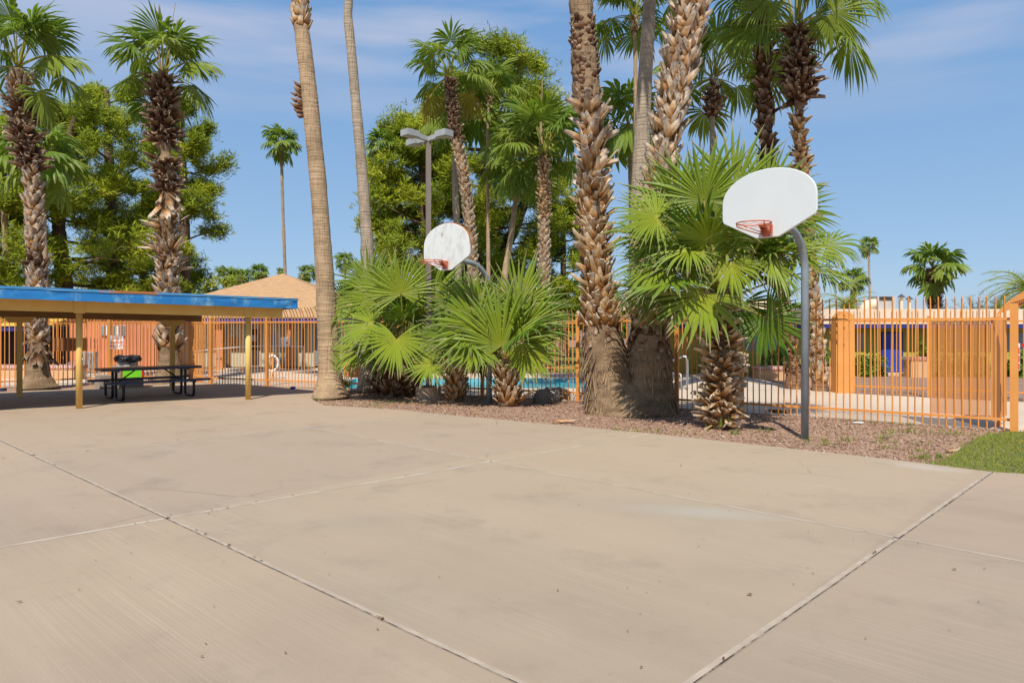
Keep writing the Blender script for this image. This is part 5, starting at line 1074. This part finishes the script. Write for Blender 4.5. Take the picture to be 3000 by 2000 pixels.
fan_palm('tall bushy fan palm with orange boot covered trunk behind the right hoop', G(2112, 1250), W(2118, 850, 12.2), [
    (2062, 588, .1, 95, 8, 188, .12, .35, .03), (2150, 560, .4, 78, 0, 180, .12, .2, .03), (1925, 640, -.3, 168, 5, 150, .45, .1, .12), (1912, 690, .2, 185, 5, 150, .5, .35, .16), (1929, 778, -.2, 195, 10, 150, .5, .15, .14),
    (2020, 735, -.5, 190, 20, 140, .7, .05, .34), (2142, 778, -.55, 262, 25, 120, .72, .0, .30), (2060, 864, -.5, 222, 15, 180, .35, .1, .10), (2245, 932, -.2, 305, 0, 150, .3, 1.0, .10), (2175, 890, .2, 265, 0, 120, .4, .95, .1),
    (2240, 600, .5, 55, 0, 190, .2, .4, .05), (1990, 600, .4, 130, 0, 170, .2, .3, .06), (2310, 620, .6, 35, 0, 150, .3, .4, .1), (2330, 740, .2, 15, 5, 150, .6, .2, .28), (2400, 790, .5, -5, 0, 130, .65, .3, .40), (2420, 720, .9, 15, 0, 120, .5, .4, .25),
    (1960, 850, .5, 215, 0, 150, .5, .7, .25), (2260, 770, -.35, 320, 10, 130, .7, .3, .35), (1985, 700, .6, 160, 0, 170, .4, .6, .2), (2100, 690, .6, 100, 0, 170, .3, .6, .1), (2190, 700, .5, 70, 0, 170, .3, .5, .12), (1880, 850, .3, 200, 0, 100, .5, .5, .2)],
    12.2, 74, 20, 1.05, .17, 2.05, 'boot_orange', dict(w=.10, L=.25, tilt=74, dens=1.45, spread=16, thick=.03), .032, 1.3, fill_el=(8, 75))
# small sprouts
for px, py, s_, sd_, lb, mt in ((1002, 1160, .42, 5, 'dark young palm sprout in shade at the foot of the thick smooth trunk', 'tall_frond'), (1872, 1190, .16, 6, 'tiny green palm seedling growing at the twin trunk base', 'tall_frond'), (2130, 1254, .16, 7, 'tiny bright seedling at the foot of the orange booted fan palm', 'young_frond')):
    c = G(px, py); 
    if sd_ == 6: c[1] -= .55
    t = thing('palm_seedling', lb, 'seedling', c); rg = np.random.default_rng(sd_)
    for k in range(4):
        mb = MB(); an = R_(60+k*45+rg.normal(0, 8)); d = unit(np.array((math.cos(an), -.3, 1.1+.3*math.sin(an)))); H = c+d*s_*.6; petiole(mb, c, H, .008, .006)
        frond_geo(mb, H, d, np.array((0, -1, .4)), s_*.9, 14, rg, R_(75), .35, .15, K=6); part('frond', mb, mt, t, rc=False)

# ------------------------------------------------------------------ pines, shrubs and background trees
def tufts(C, rg, k, L, w, up=.5, flat=.6, Nr=None):
    n = len(C); d = rg.normal(0, 1, (n, k, 3)); d[..., 2] = d[..., 2]*flat+up; d /= np.linalg.norm(d, axis=2)[..., None]
    s = np.cross(d, rg.normal(0, 1, (n, k, 3)) if Nr is None else Nr[:, None]+rg.normal(0, .45, (n, k, 3))); s /= np.linalg.norm(s, axis=2)[..., None]+1e-9
    l = L*(.6+.7*rg.random((n, k, 1))); p = C[:, None]+rg.normal(0, L*.25, (n, k, 3))
    V = np.stack([p-s*w*.6, p+s*w*.6, p+d*l*.55+s*w, p+d*l, p+d*l*.55-s*w], 2)
    idx = np.arange(n*k)[:, None, None]*5; F = (np.array([(0, 1, 2), (0, 2, 4), (4, 2, 3)])[None]+idx).reshape(-1, 3)
    r = np.repeat(np.clip(rg.random(n)[:, None]*.7+rg.random((n, k))*.3, 0, 1).reshape(-1), 5)
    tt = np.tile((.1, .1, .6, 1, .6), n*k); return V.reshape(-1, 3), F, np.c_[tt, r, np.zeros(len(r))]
def pine(label, Y, pts, env, nb, seed, dens=1.0, group=None, side=None, L=.30):
    """env: rows (height fraction, crown radius in metres); branches carry clumps of needle tufts"""
    P = path3(pts, Y); base = (P[-1][0], Y, -.03); t = thing('pine_tree', label, 'pine tree', base, group=group); rg = np.random.default_rng(seed)
    _, Q = trunk_part(t, P, 'pine_bark', seed, .03, 12); Q = Q[np.argsort(Q[:, 2])]; zt = Q[-1][2]; mb = MB(); C = []; NR = []
    for i in range(nb):
        f = .16+.84*((i+.5)/nb)**.9; z = zt*f*(.96+.04*rg.random()); o = np.array([np.interp(z, Q[:, 2], Q[:, j]) for j in range(3)]); Rm = np.interp(f, [e[0] for e in env], [e[1] for e in env])*rg.uniform(.65, 1.12)
        az = i*2.39996+rg.normal(0, .35); el = rg.uniform(.0, .45)+.5*max(0, f-.7)*2; d = np.array((math.cos(az), math.sin(az), 0)); B = [o]; m = 7
        for j in range(m): e = el+.5*(j/m)-.25*(1-f); B.append(B[-1]+(d*math.cos(e)+np.array((0, 0, math.sin(e)*.6)))*Rm/m+rg.normal(0, .05*Rm/m*2, 3))
        B = np.array(B); mb.tube(B, np.linspace(.035+.02*Rm, .012, m+1), 5)
        for j in (3, 5, 6, 7):
            for s_ in range(2 if j < m else 3):
                if rg.random() < .12: continue
                a2 = az+rg.uniform(-1.5, 1.5); l2 = Rm*.30*rg.uniform(.5, 1.2); d2 = np.array((math.cos(a2), math.sin(a2), rg.uniform(-.35, 1.1))); E = B[j]+d2*l2
                mb.tube([B[j], (B[j]+E)/2+rg.normal(0, .05, 3), E], [.018, .012, .006], 3, False)
                q = int(24*dens*rg.uniform(.3, 1.5)); cl = E+rg.normal(0, 1, (q, 3))*np.array((.25, .25, .17))*(.7+.16*Rm); NR.append(np.vstack([(cl-E)/(np.linalg.norm(cl-E, axis=1)[:, None]+.05)+(0, 0, .6), np.tile((0, 0, 1.), (int(q*.15), 1))])); cl = np.vstack([cl, B[j]+(E-B[j])*rg.uniform(.4, 1, (int(q*.15), 1))+rg.normal(0, .12, (int(q*.15), 3))]); C.append(cl)
    part('branches', mb, 'pine_bark', t)
    C = np.vstack(C); V, F, A = tufts(C, rg, 9, L, .019, Nr=np.vstack(NR)); hh = np.repeat(np.clip(.5+.5*np.sin(C[:, 0]*1.7+C[:, 2]*1.3+seed)+rg.normal(0, .15, len(C)), 0, 1), 45); A[:, 1] = np.clip(A[:, 1]*.55+hh*.45, 0, 1)
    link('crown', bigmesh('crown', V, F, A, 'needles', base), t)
    return t
pine('tall left pine with open dark branches behind the far left palms', 37, [(232, 300, 16), (190, 480, 26), (172, 640, 36), (186, 800, 44), (192, 920, 52)], [(0, 3.6), (.3, 4.4), (.6, 4.2), (.85, 3.0), (1, 1.0)], 27, 3, 1.2, 'pines behind the shelter')
pine('pine filling the gap between the two shaggy palms', 41, [(312, 265, 14), (318, 430, 24), (326, 640, 32), (330, 900, 40)], [(0, 3.2), (.3, 4.0), (.6, 3.6), (.85, 2.6), (1, .9)], 23, 5, 1.2, 'pines behind the shelter')
pine('pine with ragged right side against the sky right of the picnic table palm', 40, [(520, 300, 12), (530, 430, 20), (540, 600, 28), (540, 760, 32), (540, 940, 38)], [(0, 2.0), (.25, 2.9), (.5, 2.3), (.8, 2.0), (1, .9)], 25, 8, 1.05, 'pines behind the shelter')
pine('pine at the far left edge with yellow green foliage', 34, [(-60, 330, 14), (-50, 560, 26), (-40, 920, 40)], [(0, 3.0), (.4, 3.4), (.8, 2.4), (1, .8)], 26, 9, 1.1, 'pines behind the shelter')
pine('shorter pine low behind the shelter roof', 46, [(420, 560, 10), (420, 700, 18), (420, 930, 24)], [(0, 3.6), (.5, 3.6), (1, 1.2)], 26, 10, .9, 'pines behind the shelter')
pine('big spreading pine behind the light pole with forked dark trunk', 39, [(1500, 165, 14), (1446, 330, 24), (1425, 520, 36), (1400, 700, 44), (1370, 830, 50), (1362, 960, 58)], [(0, 2.2), (.25, 3.0), (.5, 4.3), (.72, 4.2), (.9, 3.0), (1, 1.5)], 37, 14, 1.25, 'pines behind the pool')
pine('dense rounded pine left part behind the left hoop backboard', 37, [(1235, 330, 14), (1240, 500, 26), (1250, 700, 36), (1256, 930, 44)], [(0, 2.6), (.3, 3.5), (.55, 3.4), (.8, 2.3), (1, .9)], 46, 16, 1.25, 'pines behind the pool')
pine('tufted pine with two leaning limbs behind the stout palm', 43, [(1572, 300, 12), (1560, 470, 22), (1520, 640, 30), (1440, 800, 40), (1400, 930, 46)], [(0, 2.0), (.3, 2.6), (.6, 2.8), (.85, 2.2), (1, 1.0)], 22, 18, 1.05, 'pines behind the pool')
pine('low pine right of the stout palm trunk', 40, [(1650, 600, 10), (1650, 720, 16), (1650, 930, 22)], [(0, 1.5), (.5, 2.2), (1, .8)], 24, 19, .9, 'pines behind the pool')
def shrub(label, c, rx, ry, h, n, seed, mat='shrub_leaf', L=.10, w=.03, z0=0, cat='shrub', group=None, k=5, trunk=0, name='shrub'):
    rg = np.random.default_rng(seed); t = thing(name, label, cat, (c[0], c[1], z0), group=group)
    lobes = rg.normal(0, 1, (9, 3)); lobes /= np.linalg.norm(lobes, axis=1)[:, None]; lobes[:, 2] = abs(lobes[:, 2]); lobes *= rg.uniform(.3, .7, (9, 1))
    pick = rg.integers(0, 9, n); q = rg.normal(0, 1, (n, 3)); q /= np.linalg.norm(q, axis=1)[:, None]; q *= (.25+.2*rg.random((n, 1))); C = lobes[pick]+q; C[:, 2] = np.abs(C[:, 2])
    zc = z0+trunk; C = np.array((c[0], c[1], zc))+C*np.array((rx, ry, h))
    V, F, A = tufts(C, rg, k, L, w, .3, .9, Nr=q*2+lobes[pick]+(0, 0, .5)); A[:, 1] = np.clip(A[:, 1]*.6+np.repeat(np.repeat(rg.random(9)[pick], k), 5)*.4, 0, 1)
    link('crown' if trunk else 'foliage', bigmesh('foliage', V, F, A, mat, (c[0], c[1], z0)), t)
    mb = MB()
    for i in range(6): e = np.array((c[0], c[1], zc))+lobes[i]*np.array((rx, ry, h))*.8; mb.tube(spline([(c[0]+.03*i, c[1], z0-.02), (c[0], c[1], z0+trunk*.7+.05), e], 7), np.linspace(.05 if trunk else .02, .008, 7), 5)
    part('trunk' if trunk else 'stems', mb, 'pine_bark', t); return t
gsh = 'green bushes in front of the olive building'
for px, Y, rpx, hp, sd_, lb in ((2560, 25.0, 42, 100, 1, 'rounded green bush left of the blue door'), (2530, 25.1, 30, 80, 7, 'low green bush under the grey window'), (2712, 24.9, 30, 130, 2, 'tall dark bush right of the blue door behind the fence post'), (2790, 24.8, 50, 110, 3, 'yellowish bush seen through the perforated screen'), (2865, 24.7, 40, 80, 4, 'low bush behind the right part of the perforated screen'), (2430, 24.2, 48, 130, 5, 'tall bush behind the short brick capped pier'), (2285, 25.0, 50, 105, 6, 'bush behind the tan brick capped planter'), (2120, 25.2, 60, 120, 8, 'green bush behind the orange booted fan palm'), (2990, 24.6, 40, 100, 9, 'bush beyond the gate at the right edge')):
    shrub(lb, (W(px, 0, Y)[0], Y), rpx*Y/FPX*1.2, .55, hp*Y/FPX*.98, 420, sd_, z0=-.05, group=gsh, L=.09)
gbg = 'background trees beyond the pool'
for px, Y, rpx, top, sd_, lb in ((600, 48, 70, 800, 11, 'bright green round tree low behind the shelter roof'), (165, 44, 60, 915, 12, 'green tree seen through the fence beside the mustard building'), (1760, 52, 70, 790, 13, 'leafy tree far behind the left stem of the twin palm'), (1880, 50, 80, 830, 14, 'olive green tree far behind the right stem of the twin palm'), (2010, 48, 70, 830, 15, 'green tree behind the big fan palm on its left side'), (1660, 56, 60, 800, 16, 'hazy green tree between the stout palm and twin trunk'), (1500, 54, 90, 800, 17, 'green tree low behind the middle fan palm'), (1330, 52, 80, 850, 18, 'green tree behind the left hoop pole'), (1120, 50, 70, 860, 19, 'low green tree behind the left fan palm'), (40, 50, 80, 800, 20, 'olive tree low behind the dark banded palm'), (300, 52, 110, 800, 21, 'wide green tree low behind the shelter')):
    c = W(px, 0, Y); h = EYE+(HZ-top)*Y/FPX; shrub(lb, (c[0], Y), rpx*Y/FPX*1.35, 2.0, h*.68, 900, sd_, 'needles' if sd_ % 3 == 0 else 'shrub_leaf', .26, .06, -.03, 'tree', gbg, 6, h*.3, 'tree')
c = W(2870, 0, 38); rg = np.random.default_rng(4); t = thing('wispy_tree', 'wispy pale green thin leaved tree behind the olive building roof', 'tree', (c[0], 38, -.05)); mb = MB(); C = []
for i in range(70):
    a = rg.uniform(-1.25, 1.25); L_ = rg.uniform(1.0, 1.9); z = 2.0; E = np.array((c[0]+math.sin(a)*L_, 38+rg.normal(0, .5), z+math.cos(a)*L_*.75)); m_ = np.array((c[0]+math.sin(a)*L_*.4, 38, z+.3)); Bz = spline([(c[0], 38, 1.6), m_, E], 8); mb.tube(Bz, np.linspace(.02, .005, 8), 3, False); C.append(Bz[3:]+rg.normal(0, .05, (5, 3)))
mb.tube([(c[0], 38, -.05), (c[0], 38, 1.7)], [.12, .08], 8); part('trunk', mb, 'pine_bark', t)
V, F, A = tufts(np.vstack(C), rg, 5, .16, .010); link('crown', bigmesh('crown', V, F, A, 'wispy_leaf', (c[0], 38, -.05)), t)
# tree line that closes the horizon
rg = np.random.default_rng(8); C = []
for x in np.arange(-110, 125, 1.5):
    h = 2.6+1.2*math.sin(x*.23)+.8*math.sin(x*.61+1)+rg.uniform(-.4, .4); q = rg.normal(0, 1, (26, 3))*np.array((.9, 1.2, h*.24)); q[:, 2] += h*.45; q += (x, 92+4*math.sin(x*.1), 0); q[:, 2] = np.clip(q[:, 2], .1, None); C.append(q)
V, F, A = tufts(np.vstack(C), rg, 5, .55, .22); tag(link('far_tree_line', bigmesh('far_tree_line', V, F, A, 'shrub_leaf')), 'distant low band of green trees along the horizon', 'trees', kind='stuff')
